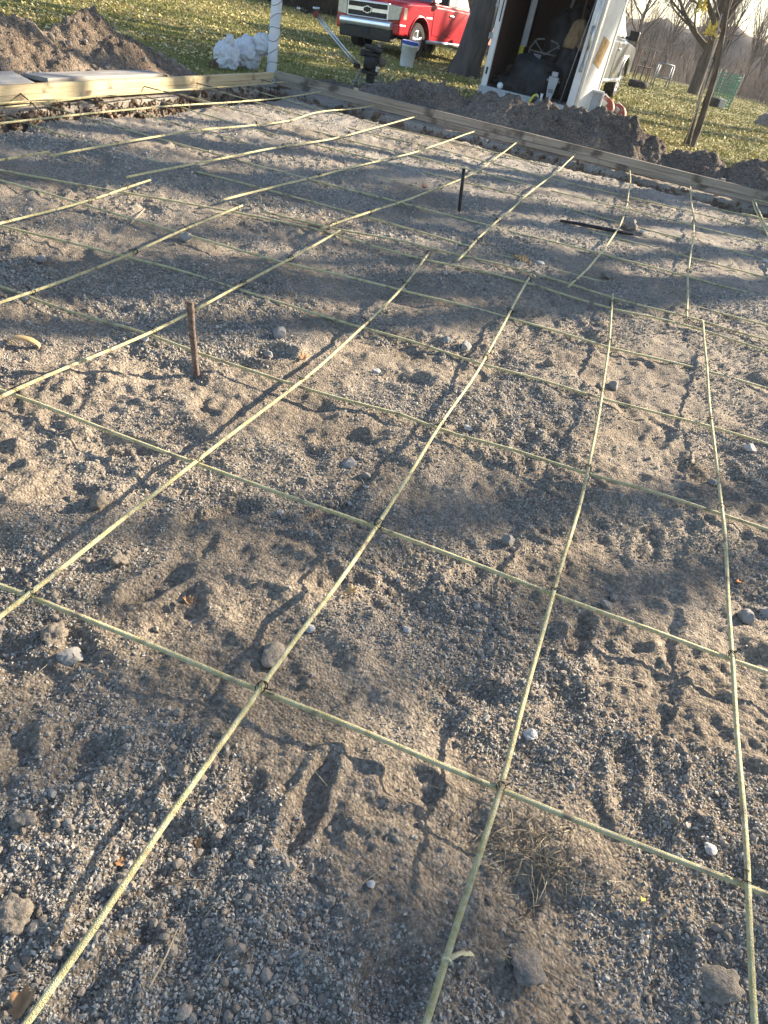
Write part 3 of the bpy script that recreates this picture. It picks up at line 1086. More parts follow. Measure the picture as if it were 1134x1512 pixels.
# small wooden stake heads behind the far boards
for i, (px_, py_) in enumerate(((520, 131), (1062, 256))):
    p = at(px_, py_, .2)
    mb = MB().box((0, 0, 0), (.05, .035, .46)).box((0, 0, .0), (.04, .03, .47))
    p[:2] = CORNER + FDF * float((p[:2] - CORNER) @ FDF) - NF * .065
    tag(MB().prism([(-.03, .195), (.03, .195), (.03, -.2), (0, -.3), (-.03, -.2)], -.018, .018).build('form_stake', M['wood_new'] if i == 0 else M['wood_grey'], None, bevel=.002, loc=(p[0], p[1], 0), rot=(0, 0, .1)),
        ['yellow stake head peeping over the far form board near the screed', 'weathered stake head behind the far form board below the twin-stemmed tree'][i], 'stake')


# ------------------------------------------------------------------ reinforcing rods
def smooth_line(P, n):
    P = np.array(P, float)
    if len(P) < 3:
        t = np.linspace(0, 1, n)[:, None]
        return P[0] * (1 - t) + P[-1] * t
    d = np.concatenate([[0], np.cumsum(np.linalg.norm(np.diff(P, axis=0), axis=1))])
    m_ = np.gradient(P, d, axis=0)
    o = []
    for s_ in np.linspace(0, d[-1], n):
        i = min(int(np.searchsorted(d, s_, 'right')) - 1, len(P) - 2)
        h = d[i + 1] - d[i]
        t = (s_ - d[i]) / h
        o.append((2 * t ** 3 - 3 * t ** 2 + 1) * P[i] + (t ** 3 - 2 * t ** 2 + t) * h * m_[i] + (-2 * t ** 3 + 3 * t ** 2) * P[i + 1] + (t ** 3 - t ** 2) * h * m_[i + 1])
    return np.array(o)


RODR = .0066
rods_long, rods_cross = {}, {}


def rod(label, P, key, store, r=None, m=None, cat='rebar rod', group='yellow fibreglass rods of the mat'):
    P = smooth_line(P, max(8, int(np.linalg.norm(np.array(P[-1]) - np.array(P[0])) / .12)))
    r = r or RODR * (1.18 if key.startswith('W') else 1.0)
    jr = np.random.default_rng(len(rods_long) * 7 + len(rods_cross) + 3)
    dl = np.linalg.norm(P - P[0], axis=1)
    for wl_ in (.9, .42):
        ph = jr.random(3) * 6.28
        P += (np.sin(dl[:, None] * 6.283 / wl_ / (1 + .15 * P[:, 1:2]) + ph) * np.array([.0022, .0010, .0012]) * (1 + .10 * P[:, 1:2])) * (wl_ / .9)
    base = P[0].copy()
    o = MB().tube(P - base, r, 8).build('rebar_rod', m or M['rod'], None, smooth=True, loc=base)
    tag(o, label, cat, group)
    store[key] = (o, P)
    return o


ZC, ZL = .030, .0445


def line(pts, z):
    zs = z if hasattr(z, '__len__') else [z] * len(pts)
    return [at(x, y, zz) for (x, y), zz in zip(pts, zs)]


def ext(P, a, b):
    """lengthen a polyline beyond both ends"""
    P = [np.array(p) for p in P]
    d0 = (P[0] - P[1]) / np.linalg.norm(P[0] - P[1])
    d1 = (P[-1] - P[-2]) / np.linalg.norm(P[-1] - P[-2])
    return ([P[0] + d0 * a] if a else []) + P + ([P[-1] + d1 * b] if b else [])


near = [
    ('X', 'lengthwise yellow rod at the left edge with only a short end in view', [(0, 330), (115, 300), (223, 266)], 1.0),
    ('Y', 'lengthwise yellow rod ending beside a grey rock', [(0, 447), (35, 435), (185, 378), (265, 342), (358, 303)], 1.0),
    ('Z', 'lengthwise yellow rod passing behind the rough brown stake', [(0, 587), (15, 580), (218, 492), (350, 424), (420, 387), (501, 340)], .8),
    ('A', 'lengthwise yellow rod with a small white stone against it near its far end', [(0, 912), (43, 878), (150, 790), (288, 682), (440, 567), (535, 482), (593, 427), (633, 373)], .6),
    ('B', 'lengthwise yellow rod with a brown curled oak leaf at its near end', [(45, 1500), (385, 1017), (556, 777), (648, 632), (712, 535), (750, 467), (785, 404)], .25),
    ('C', 'lengthwise yellow rod with a torn pale strip tied round it', [(630, 1512), (737, 1163), (818, 876), (867, 697), (889, 587), (898, 510), (905, 433)], .3),
    ('D', 'lengthwise yellow rod with an orange leaf and a round stone beside it', [(1115, 1512), (1103, 1308), (1082, 972), (1066, 758), (1052, 628), (1043, 546), (1038, 474)], .3)]
for k, lab, pts, e in near:
    rod(lab, ext(line(pts, ZL), e, 0), k, rods_long)
far = [
    ('W1', 'lengthwise rod along the inner lip of the side trench, reaching the far corner', [(0, 182), (230, 158), (356, 150), (446, 140), (481, 134)], .8, .05),
    ('W2', 'lengthwise far rod, next one in from the rod on the side trench lip', [(73, 231), (250, 198), (419, 179), (475, 165), (528, 160), (553, 156)], 0, .045),
    ('W2b', 'stub of lengthwise rod lapping the second far rod near the side trench', [(0, 236), (72, 224)], .8, .04),
    ('W3', 'lengthwise far rod starting near the end of the stubby rod at the left edge', [(187, 262), (250, 249), (393, 221), (488, 205), (550, 190), (617, 171)], 0, .045),
    ('W4', 'lengthwise far rod starting past the grey rock', [(329, 296), (400, 277), (530, 245), (620, 222), (703, 193)], 0, .045),
    ('W5', 'long far rod passing behind the thin dark stake, with a red leaf on it', [(475, 338), (545, 313), (620, 288), (690, 260), (740, 228), (773, 202)], 0, .045),
    ('W6', 'far rod with a dark tie halfway, between the thin stake and the black bar', [(675, 384), (725, 335), (770, 295), (820, 255), (855, 224)], 0, .045),
    ('W7', 'bowed far rod lying across the black bar', [(840, 423), (875, 388), (905, 350), (922, 315), (930, 275), (929, 240)], 0, .045),
    ('W8', 'slightly wavy far rod with nothing beside it, well clear of the black bar', [(1014, 474), (1016, 410), (1022, 360), (1025, 325), (1019, 285), (1021, 258)], 0, .045),
    ('W9', 'far rod at the picture edge doubled with a short spare', [(1180, 470), (1146, 380), (1128, 335), (1116, 310), (1106, 283)], .5, .045),
    ('W9b', 'short spare rod doubled against the far rod at the picture edge', [(1150, 372), (1134, 340), (1118, 305), (1111, 286)], 0, .058)]
for k, lab, pts, e, z in far:
    zz = [z + .02 * (1 if i == len(pts) - 1 else 0) for i in range(len(pts))]
    rod(lab, ext(line(pts, zz), e, 0), k, rods_long)
cross = [
    ('1', 'crosswise yellow rod closest to the dry grass tuft', [(0, 865), (43, 880), (205, 945), (385, 1020), (560, 1090), (737, 1165), (920, 1238), (1103, 1310), (1134, 1322)], (.3, .3), ZC),
    ('2', 'crosswise yellow rod passing just above the tan crumpled leaf', [(0, 575), (15, 580), (150, 633), (288, 684), (420, 730), (556, 779), (690, 829), (818, 878), (950, 925), (1082, 975), (1134, 993)], (.6, .4), .026),
    ('3', 'crosswise yellow rod passing behind the foot of the rough brown stake', [(35, 435), (100, 458), (218, 494), (300, 524), (440, 569), (530, 596), (600, 615), (648, 634), (760, 665), (867, 698), (970, 728), (1066, 760), (1134, 783)], (1.4, .4), .016),
    ('4', 'crosswise yellow rod partly buried across the warm lit patch', [(185, 379), (260, 398), (350, 426), (440, 455), (535, 484), (620, 508), (712, 537), (800, 561), (889, 589), (970, 610), (1052, 630), (1134, 655)], (2.0, .5), .009),
    ('5', 'crosswise yellow rod passing beside the white stone on its neighbour', [(265, 343), (420, 388), (500, 405), (593, 428), (672, 448), (750, 469), (825, 490), (898, 512), (970, 529), (1043, 548), (1134, 574)], (2.2, .5), .010),
    ('6', 'crosswise yellow rod under the cut ends of the near lengthwise rods', [(270, 300), (380, 320), (500, 347), (560, 366), (629, 384), (700, 398), (785, 419), (850, 440), (904, 456), (970, 470), (1039, 488), (1134, 518)], (2.6, .5), .012),
    ('6b', 'crosswise lapped rod under the cut ends of the far lengthwise rods', [(385, 312), (510, 341), (600, 357), (660, 372), (730, 388), (800, 407), (900, 438), (1030, 472), (1090, 490), (1134, 503)], (0, .5), .014)]
for k, lab, pts, e, z in cross:
    rod(lab, ext(line(pts, z), *e), k, rods_cross)
sub_lab = ['crosswise rod lying in pale dirt past the cut rod ends', 'crosswise half-buried rod level with the black bar', 'crosswise half-buried rod just past the black bar', 'crosswise rod level with the top of the thin dark stake', 'crosswise half-buried rod past the thin dark stake', 'crosswise half-buried rod halfway from the thin stake to the far trench', 'crosswise rod close to the near lip of the far trench']
pA = np.array(rods_cross['6'][1])
for i in range(7):
    y0 = 5.32 + .68 * i
    sl = -.115 + .009 * i
    x0, x1 = -.1 + .14 * (y0 - 4.63) - (3.9 - .09 * i), .24 * y0 + 3.2
    rg = random.Random(50 + i)
    P = []
    for k in range(7):
        xx = x0 + (x1 - x0) * k / 6
        uu, vv = uv(xx, y0 + sl * xx)
        P.append(np.array([xx, y0 + sl * xx + rg.uniform(-.03, .03), .001 + rg.uniform(-.012, .008) + (.04 if k == 0 else 0)]))
    # start inside the side boards
    while uv(P[0][0], P[0][1])[0] < .12:
        P[0] = P[0] + (P[1] - P[0]) * .04
    rod(sub_lab[i], P, 't%d' % i, rods_cross)
for k, lab, a, b, z in (('e1', 'rod hung along the far trench beneath the weathered boards', (890, 232), (1200, 318), .07), ('e2', 'short rod end poking in at the picture edge by the doubled rods', (1096, 315), (1190, 338), .05), ('e3', 'yellow rod laid along the side trench close under the boards', (-40, 156), (425, 121), .085), ('e4', 'second yellow rod laid along the side trench close under the boards', (-40, 163), (150, 142), .075)):
    rod(lab, [at(*a, z), at((a[0] + b[0]) / 2, (a[1] + b[1]) / 2, z - .01), at(*b, z)], k, rods_cross)
# dark steel bars across the side trench
for i, (a, b) in enumerate((((28, 136), (72, 178)), ((190, 122), (330, 160)), ((262, 116), (380, 148)), ((365, 112), (430, 132)))):
    p, q = at(*a, .09), at(*b, .03)
    tag(MB().tube([p, (p + q) / 2 + np.array([0, 0, .01]), q], .006, 6).build('steel_bar', M['rust'], None, smooth=True),
        ['dark steel bar across the side trench beside the loose planks', 'dark steel bar across the side trench past the board joint', 'dark steel bar across the middle of the short yellow board', 'dark steel bar across the trench by the white post'][i], 'steel bar', 'dark steel bars over the trench')
# bent wire chairs standing in the trench
ch = MB()
for sx in (-1, 1):
    ch.tube([(sx * .05, -.05, 0), (sx * .045, 0, .30), (sx * .05, .05, 0)], .004, 5)
ch.tube([(-.07, 0, .302), (.07, 0, .302)], .0045, 5)
chm = ch.mesh('bar_chair')
chm.materials.append(M['wire'])
clab = ['bent black wire chair under the dark bar beside the loose planks', 'bent black wire chair next to the first in the side trench', 'bent black wire chair near the joint in the yellow boards', 'bent black wire chair just past the joint in the yellow boards', 'bent black wire chair by the white chip in the side trench', 'bent black wire chair at the corner by the white post']
for i, a in enumerate(((60, 158), (118, 152), (162, 149), (205, 147), (258, 142), (385, 128))):
    p = at(*a, 0)
    p[:2] += NL * (.2 - float(uv(p[0], p[1])[0]))
    p[2] = float(soil_h(p[0], p[1])) - .01
    tag(link('bar_chair', chm, None, p, (0, 0, .9 + .5 * i)), clab[i], 'rebar chair', 'wire chairs in the side trench')

# wire ties: little twisted loops where the rods cross, parts of the rod they are wrapped round
tie_m = []
for v in range(3):
    rg = random.Random(v)
    mb = MB()
    ring = [(math.cos(a) * .0095, math.sin(a) * .0095 * .55, .002 + .009 * math.sin(a)) for a in [2 * math.pi * k / 10 for k in range(11)]]
    mb.tube(ring, .0011, 4, cap=False)
    ring = [(math.cos(a) * .0095 * .45, math.sin(a) * .011, .002 - .010 * math.cos(a)) for a in [2 * math.pi * k / 10 for k in range(11)]]
    mb.tube(ring, .0011, 4, cap=False)
    mb.tube([(.008, 0, .008), (.014 + .006 * rg.random(), .008, .013), (.020, .016 - .02 * rg.random(), .011), (.024, .024 - .03 * rg.random(), .006)], .0011, 4)
    me = mb.mesh('wire_tie')
    me.materials.append(M['wire'])
    tie_m.append(me)


def crossing(Pa, Pb):
    best = None
    A, B = Pa[:, :2], Pb[:, :2]
    for i in range(len(A) - 1):
        d1 = A[i + 1] - A[i]
        d2 = B[1:] - B[:-1]
        den = d1[0] * d2[:, 1] - d1[1] * d2[:, 0]
        w_ = B[:-1] - A[i]
        with np.errstate(all='ignore'):
            t = (w_[:, 0] * d2[:, 1] - w_[:, 1] * d2[:, 0]) / den
            s_ = (w_[:, 0] * d1[1] - w_[:, 1] * d1[0]) / den
        ok = np.argwhere((t >= 0) & (t < 1) & (s_ >= 0) & (s_ < 1)).ravel()
        if len(ok):
            return Pa[i] + (Pa[i + 1] - Pa[i]) * t[ok[0]]
    return None


rg = random.Random(3)
for kl, (lo, LP) in rods_long.items():
    for kc, (co, CP) in rods_cross.items():
        if kc.startswith('e'):
            continue
        X = crossing(LP, CP)
        if X is None or X[1] > 8.5 or (kc.startswith('t') and rg.random() < .55):
            continue
        o = link('wire_tie', tie_m[rg.randrange(3)], lo, X - LP[0] - np.array([0, 0, .004]), (0, 0, rg.uniform(0, 6.28)), rg.uniform(.95, 1.3) + .12 * X[1])

# ------------------------------------------------------------------ stakes, bar, strip
p = ground_point(290, 556)
q = aty(280, 445, p[1])
sk = MB()
rg = random.Random(2)
P = [p * (1 - t) + q * t + np.array([rg.uniform(-.002, .002), rg.uniform(-.002, .002), 0]) for t in np.linspace(-.25, 1, 9)]
sk.tube([v - p for v in P], [.0145 + rg.uniform(-.0012, .0012) for _ in P], 8)
tag(sk.build('steel_stake', M['rust'], None, loc=p, smooth=True, bevel=.002), 'rough brown rusty stake driven upright into the sunlit dirt', 'stake')
p = ground_point(678, 312)
q = aty(685, 249, p[1])
tag(MB().tube([(p - q) * .2, q * 0, (q - p) * .55, q - p], [.014, .014, .0145, .0145], 8).build('steel_stake', M['black_metal'], None, loc=p, smooth=True), 'thin dark metal stake standing in the shaded middle of the slab', 'stake')
p, q = ground_point(826, 329, .018), ground_point(933, 350, .022)
tag(MB().tube([p * 0, (q - p) * .33 + np.array([0, 0, .003]), (q - p) * .66, q - p], [.011, .014, .015, .013], 8).build('steel_bar', M['black_metal'], None, loc=p, smooth=True), 'black metal bar lying on the dirt under the bowed rod', 'bar')

# ------------------------------------------------------------------ stones and clods one can tell apart
def rock_mesh(seed, sub=3, rough=.35, sharp=False):
    bm = bmesh.new()
    bmesh.ops.create_icosphere(bm, subdivisions=sub, radius=1)
    off = Vector((seed * 3.1, seed * 1.7, seed * .9))
    for v in bm.verts:
        c = v.co.copy()
        k = 1 + rough * mnoise.noise(c * 1.1 + off) + rough * .5 * mnoise.noise(c * 2.6 + off) + rough * .25 * mnoise.noise(c * 6 + off)
        if sharp:
            for n_ in range(5):
                d = Vector((math.sin(seed + n_ * 2.1), math.cos(seed * 1.3 + n_ * 1.7), math.sin(seed * .7 + n_ * 3.3))).normalized()
                h = c.dot(d) * k
                if h > .72:
                    c -= d * (h - .72) * .85 / k
        v.co = c * k
    me = bpy.data.meshes.new('rock')
    bm.to_mesh(me)
    bm.free()
    for p_ in me.polygons:
        p_.use_smooth = not sharp
    return me


rock_var = {}
for nm in ('stone', 'stone_pale', 'clod', 'clod_dark'):
    rock_var[nm] = []
    for v in range(3):
        me = rock_mesh(v + 5 * len(nm), 3 if nm[0] == 's' else 4, .3 if nm[0] == 's' else .5, nm[0] == 's')
        me.materials.append(M[nm])
        rock_var[nm].append(me)
rocks = [
    (145, 737, 30, 'clod', 'rounded sandy lump beside the shadow of a lengthwise rod', 1.0),
    (748, 797, 20, 'stone', 'angular grey stone alone in the square below the buried rod end', 1.1),
    (1099, 906, 28, 'stone', 'rounded grey stone just below the orange leaf', .9),
    (1131, 902, 24, 'stone', 'grey stone cut by the picture edge beside the rounded stone', .9),
    (904, 569, 19, 'stone', 'round blue-grey stone touching a lengthwise rod', 1.0),
    (885, 570, 12, 'clod_dark', 'small dark stone across the rod from the round blue-grey one', .9),
    (783, 1080, 24, 'stone_pale', 'whitish flat stone beside the rod with the torn strip', .6),
    (1048, 1249, 22, 'stone_pale', 'pale bluish stone above the crossing nearest the corner', .7),
    (905, 880, 15, 'stone', 'upper one of two pale stones lying together', .9),
    (893, 890, 17, 'stone', 'lower one of two pale stones lying together', .8),
    (80, 930, 38, 'clod', 'crumbly tan clod just below the closest crosswise rod', .8),
    (105, 964, 36, 'stone', 'low tan stone below the crumbly clod', .6),
    (36, 1204, 34, 'clod', 'grey clod bedded in coarse gravel', .7),
    (20, 1340, 56, 'clod', 'large tan lump cut by the picture edge in gravel', .7),
    (547, 1303, 14, 'stone_pale', 'small round whitish pebble alone in fine dark gravel', .9),
    (1106, 660, 19, 'stone_pale', 'pale block of stone near a buried crosswise rod', .9),
    (810, 535, 17, 'clod', 'round tan stone in the rough dark strip', .9),
    (412, 490, 24, 'stone', 'grey stone at the top of the warm lit patch', .9),
    (397, 523, 17, 'stone', 'round stone perched on the mound in the warm patch', .9),
    (432, 455, 0, 'stone', '', 1),
    (688, 508, 18, 'stone', 'grey stone by the partly buried crosswise rod', .9),
    (660, 500, 15, 'stone', 'pale stone left of the grey one by the buried rod', .8),
    (555, 547, 13, 'stone_pale', 'white chip of stone in the warm lit patch', .9),
    (897, 407, 20, 'clod_dark', 'grey lump near the end of the bowed rod', .8),
    (275, 349, 20, 'stone', 'grey rock against the end of a lengthwise rod', .9),
    (595, 427, 10, 'stone_pale', 'small white stone on a lengthwise rod', 1.0),
    (390, 415, 18, 'clod_dark', 'dark lump below the sunken crosswise rod', .8),
    (515, 681, 22, 'stone', 'bluish broken stone near a shadow edge', .6),
    (540, 700, 14, 'stone', 'small stone next to the bluish broken one', .8),
    (690, 631, 14, 'stone_pale', 'pale chip just right of a lengthwise rod', .8),
    (776, 1417, 48, 'clod_dark', 'flat dark clod under a long straw', .5),
    (1056, 1440, 62, 'clod', 'long brown clod near the bottom corner', .45),
    (175, 826, 22, 'clod', 'thin upright clod casting a small shadow', 1.5),
    (405, 962, 42, 'clod', 'broad brown lump half hidden by a lengthwise rod', .6),
    (600, 928, 13, 'stone_pale', 'tiny pale stone below the tan crumpled leaf', .8),
    (457, 926, 15, 'stone_pale', 'tiny pale stone beside a lengthwise rod', .8),
    (1050, 711, 16, 'stone', 'pale grey stone under the rod with the orange leaf', .9),
    (38, 443, 16, 'stone', 'pale stone under a rod crossing at the shaded left', .7),
    (212, 497, 16, 'stone_pale', 'white stone under the rod by the rough brown stake', .7),
    (60, 382, 18, 'stone', 'grey stone in the sunlit rough dirt at the left', .8),
    (797, 388, 12, 'stone_pale', 'pale stone beside the tan clump', .9),
    (947, 341, 7, 'stone_pale', 'tiny white stone beside the small dark heap by the bowed rod', .9),
    (1128, 385, 9, 'stone_pale', 'small white stone at the shaded right edge', .8),
    (100, 1213, 16, 'stone', 'small round stone beside the bedded grey clod', .9),
    (77, 1170, 15, 'stone', 'small round stone above the bedded grey clod', .9),
    (283, 1500, 18, 'stone', 'grey pebble at the bottom edge by the long rod', .8),
    (843, 1160, 12, 'stone', 'small stone between two wisps of grass', .8),
]
rg = random.Random(12)
for i, (px_, py_, d, nm, lab, sq) in enumerate(rocks):
    if not d:
        continue
    p = ground_point(px_, py_ + d * .25)
    depth = float((p - np.array([0, 0, H])) @ _fw)
    r = d / 2 / F * depth
    o = link('stone' if nm[0] == 's' else 'dirt_clod', rock_var[nm][i % 3], None, (p[0], p[1], p[2] + r * sq * .4), (rg.uniform(-.3, .3), rg.uniform(-.3, .3), rg.uniform(0, 6.28)), (r * rg.uniform(.9, 1.1), r * rg.uniform(.8, 1.0), r * sq * .8))
    tag(o, lab, 'stone' if nm[0] == 's' else 'dirt clod', 'stones and clods on the dirt')
# heap of bark crumbs by the bowed rod
p = ground_point(931, 336)
tag(link('dirt_clod', rock_var['clod_dark'][1], None, (p[0], p[1], p[2] + .02), (0, 0, 1), (.07, .05, .055)), 'small dark heap of earth tight against the bowed rod', 'dirt clod', 'stones and clods on the dirt')
p = ground_point(770, 384)
cl = thing('dry_clump', 'orange-tan clump of dry roots in shade beside a pale stone', 'clump', p)
mb = MB()
rg = random.Random(9)
for k in range(70):
    a, e = rg.uniform(0, 6.28), rg.uniform(.1, 1.3)
    v = Vector((math.cos(a) * math.cos(e), math.sin(a) * math.cos(e), math.sin(e))) * rg.uniform(.03, .06)
    b0 = Vector((rg.uniform(-.03, .03), rg.uniform(-.03, .03), .005))
    mb.tube([b0, b0 + v * .6 + Vector((0, 0, .008)), b0 + v + Vector((0, 0, -.006))], [.0035, .003, .001], 3, cap=False)
mb.build('root_tangle', M['leaf_tan'], cl)
o = link('soil_lump', rock_var['clod'][0], cl, (0, 0, .005), None, (.045, .035, .025))


# ------------------------------------------------------------------ single leaves, bark, strip, straw
def leaf_obj(label, px_, py_, size, m, seed, curl=.6, name='dry_leaf', rz=0, lift=0.004, cat='leaf'):
    p = ground_point(px_, py_)
    rg = random.Random(seed)
    out = []
    nlob = 7
    for k in range(nlob * 4):
        a = 2 * math.pi * k / (nlob * 4)
        r = (.55 + .45 * abs(math.sin(a * nlob / 2 + .4)) ** .8) * (1.1 if math.cos(a) > 0 else .8)
        out.append((math.cos(a) * r * .5, math.sin(a) * r * .36))
    V = [(0, 0, 0)]
    Fs = []
    n = len(out)
    for f in (.5, 1.0):
        for x, y in out:
            xx, yy = x * f, y * f
            z = curl * (abs(yy) ** 1.5) * 1.6 + curl * .5 * xx * xx + .05 * mnoise.noise(Vector((xx * 5, yy * 5, seed)))
            V.append((xx, yy, z))
    for k in range(n):
        k2 = (k + 1) % n
        Fs.append((0, 1 + k, 1 + k2))
        Fs.append((1 + k, 1 + n + k, 1 + n + k2, 1 + k2))
    t = thing(name, label, cat, p + np.array([0, 0, lift]), rz)
    b = MB().add([tuple(c * size for c in v) for v in V], Fs).build('blade', m, t, smooth=True)
    b.rotation_euler = (rg.uniform(-.4, .4), rg.uniform(-.4, .4), 0)
    so_ = b.modifiers.new('solid', 'SOLIDIFY')
    so_.thickness = size * .012
    st = MB().tube([(-.02 * size * 20 * .9, 0, .0), (-.6 * size, .05 * size, .02 * size), (-.78 * size, .02 * size, .05 * size)], .012 * size, 4).build('stalk', m, t)
    st.rotation_euler = b.rotation_euler
    return t


leaf_obj('bright orange leaf beside a lengthwise rod above the rounded grey stone', 1088, 864, .035, M['leaf_orange'], 1, rz=.4, lift=.012)
leaf_obj('small rust-red leaf standing against the long far rod', 622, 286, .07, M['leaf_red'], 2, rz=1.1, curl=1.2, lift=.05)
leaf_obj('brown curled oak leaf at the bottom edge over the rod end', 36, 1500, .055, M['leaf_brown'], 3, rz=1.5, curl=.9, lift=.035)
leaf_obj('tan crumpled leaf in the lit patch beside a rod', 515, 881, .05, M['leaf_tan'], 4, rz=.2, curl=1.1, lift=.012)
leaf_obj('small tan-brown leaf in the shaded gravel below the upright clod', 278, 893, .04, M['leaf_brown'], 5, rz=2.2, curl=1.1, lift=.008)
leaf_obj('little brown leaf lying left of the long rod in coarse gravel', 176, 1277, .024, M['leaf_brown'], 6, rz=.5, curl=1.0, lift=.006)
leaf_obj('little rusty leaf lying right of the long rod in the gravel', 293, 1249, .024, M['leaf_brown'], 7, rz=1.9, curl=.6, lift=.006)
leaf_obj('tiny yellow leaf scrap below the closest crosswise rod', 947, 1331, .016, M['leaf_yellow'], 8, rz=.9, curl=.6, lift=.006)
leaf_obj('dark curled leaf by the lengthwise rod in the warm patch', 447, 535, .06, M['leaf_brown'], 9, rz=.9, curl=1.3, lift=.012)

# curled strip of bark
p = ground_point(36, 512)
mb = MB()
n, k_ = 14, 7
V, Fs = [], []
for i in range(n + 1):
    a = math.pi * i / n
    cx, cz = -math.cos(a) * .062, math.sin(a) * .030
    for j in range(k_ + 1):
        b = math.pi * (j / k_ - .5)
        ww = .017 * (.55 + .45 * math.sin(a)) * (1 + .2 * mnoise.noise(Vector((i * .6, j * .5, 3))))
        V.append((cx, math.sin(b) * ww, cz + math.cos(b) * ww * .55))
for i in range(n):
    for j in range(k_):
        a = i * (k_ + 1) + j
        Fs.append((a, a + 1, a + k_ + 2, a + k_ + 1))
o = mb.add(V, Fs).build('bark_peel', M['leaf_tan'], None, smooth=True, loc=p + np.array([0, 0, .006]), rot=(0, 0, .15))
o.modifiers.new('solid', 'SOLIDIFY').thickness = .004
tag(o, 'curled golden strip of bark arched on the sunlit dirt at the left edge', 'bark')
# torn pale strip tied round a rod
p = at(660, 1419, ZL)
q = ground_point(704, 1403)
d = q - p
st = thing('torn_strip', 'torn pale yellow plastic strip knotted round a lengthwise rod', 'strip', p)
V, Fs = [], []
side = np.array([-d[1], d[0], 0]) / np.linalg.norm(d[:2])
for i in range(11):
    t = i / 10
    c = d * t + np.array([0, 0, .012 * math.sin(t * 5) + .004])
    wv = .0045 * (1 - .5 * t) + .004 * math.sin(t * 9) ** 2 * t
    V += [tuple(c - side * wv + np.array([0, 0, .004 * math.sin(t * 7)])), tuple(c + side * wv)]
for i in range(10):
    Fs.append((2 * i, 2 * i + 1, 2 * i + 3, 2 * i + 2))
o = MB().add(V, Fs).build('tail', M['strip'], st, smooth=True)
o.modifiers.new('solid', 'SOLIDIFY').thickness = .0012
mb = MB()
tan_ = np.array(rods_long['C'][1][1] - rods_long['C'][1][0])
tan_ /= np.linalg.norm(tan_)
sd_ = np.cross(tan_, [0, 0, 1])
mb.tube([sd_ * math.cos(a) * .0085 + np.array([0, 0, 1]) * math.sin(a) * .0085 for a in [k * .7 for k in range(10)]], .0022, 5)
mb.build('knot', M['strip'], st, smooth=True)


def straw_mesh(n, seed, area, lmin, lmax, rmax):
    rg = random.Random(seed)
    mb = MB()
    for _ in range(n):
        px_, py_ = area(rg)
        p = ground_point(px_, py_)
        a = rg.uniform(0, 6.28)
        L = rg.uniform(lmin, lmax)
        dv = np.array([math.cos(a), math.sin(a), 0]) * L
        e = p + dv
        e[2] = float(soil_h(e[0], e[1])) + rg.uniform(.002, .012)
        m_ = (p + e) / 2 + np.array([rg.uniform(-.1, .1) * L, rg.uniform(-.1, .1) * L, rg.uniform(.004, .014)])
        p[2] += .003
        r = rg.uniform(.35, 1) * rmax
        mb.tube([p, m_, e], [r, r, r * .5], 3, cap=False)
    return mb


sa = straw_mesh(230, 4, lambda r: (r.uniform(0, 1134), 420 + 1080 * r.random() ** .8), .02, .07, .0008)
tag(sa.build('straw', M['straw'], None), kind='stuff')
sb = straw_mesh(170, 5, lambda r: (r.gauss(900, 150), r.gauss(850, 160)), .02, .06, .0007)
tag(sb.build('straw', M['straw_dark'], None), kind='stuff')
sb = straw_mesh(60, 8, lambda r: (r.uniform(40, 900), r.uniform(290, 480)), .04, .12, .0016)
tag(sb.build('straw', M['straw'], None), kind='stuff')
# long single straws
for lab, a, b in (('long pale straw lying across the flat dark clod', (740, 1412), (855, 1466)), ('thin straight straw in the gravel right of the long rod', (220, 1462), (262, 1375)), ('short thick straw in the square right of the torn strip rod', (876, 1001), (955, 1014)), ('bent pale twig on the shaded dirt at the upper left', (193, 333), (214, 310)), ('thin dark twig lying in gravel beside the long rod', (238, 1310), (302, 1302))):
    p, q = ground_point(*a, .008), ground_point(*b, .008)
    m_ = (p + q) / 2 + np.array([.004, .003, .006])
    tag(MB().tube([p, m_, q], [.0014, .0017, .0008] if p[1] < 2.2 else [.003, .004, .002], 5).build('straw_stem' if 'straw' in lab else 'twig', M['straw_dark'] if 'dark' in lab else M['straw'], None), lab, 'straw' if 'straw' in lab else 'twig')
# dry grass tufts
for lab, cx, cy, n, sp, hh in (('dry straw-coloured grass tuft matted below the closest crosswise rod', 800, 1268, 260, .085, .055), ('small wisp of dry grass at the edge of the rod with the orange leaf', 1030, 690, 60, .05, .05)):
    p0 = ground_point(cx, cy)
    t = thing('dry_grass_tuft', lab, 'grass tuft', p0)
    rg = random.Random(cx)
    for mm, k in ((M['straw'], .4), (M['straw_dark'], .6)):
        mb = MB()
        for _ in range(int(n * k)):
            b0 = Vector((rg.gauss(0, sp * 1.0), rg.gauss(0, sp * .55), 0))
            b0.z = float(soil_h(p0[0] + b0.x, p0[1] + b0.y)) - p0[2]
            a = rg.uniform(0, 6.28)
            L = hh * rg.uniform(.4, 1.5)
            e = rg.uniform(-.05, .45)
            dv = Vector((math.cos(a) * math.cos(e), math.sin(a) * math.cos(e), math.sin(e))) * L
            r = rg.uniform(.0006, .0013)
            mb.tube([b0, b0 + dv * .5 + Vector((0, 0, L * .12)), b0 + dv + Vector((0, 0, -L * .12))], [r, r, r * .4], 3, cap=False)
        mb.build('grass_blades', mm, t)['kind'] = 'stuff'

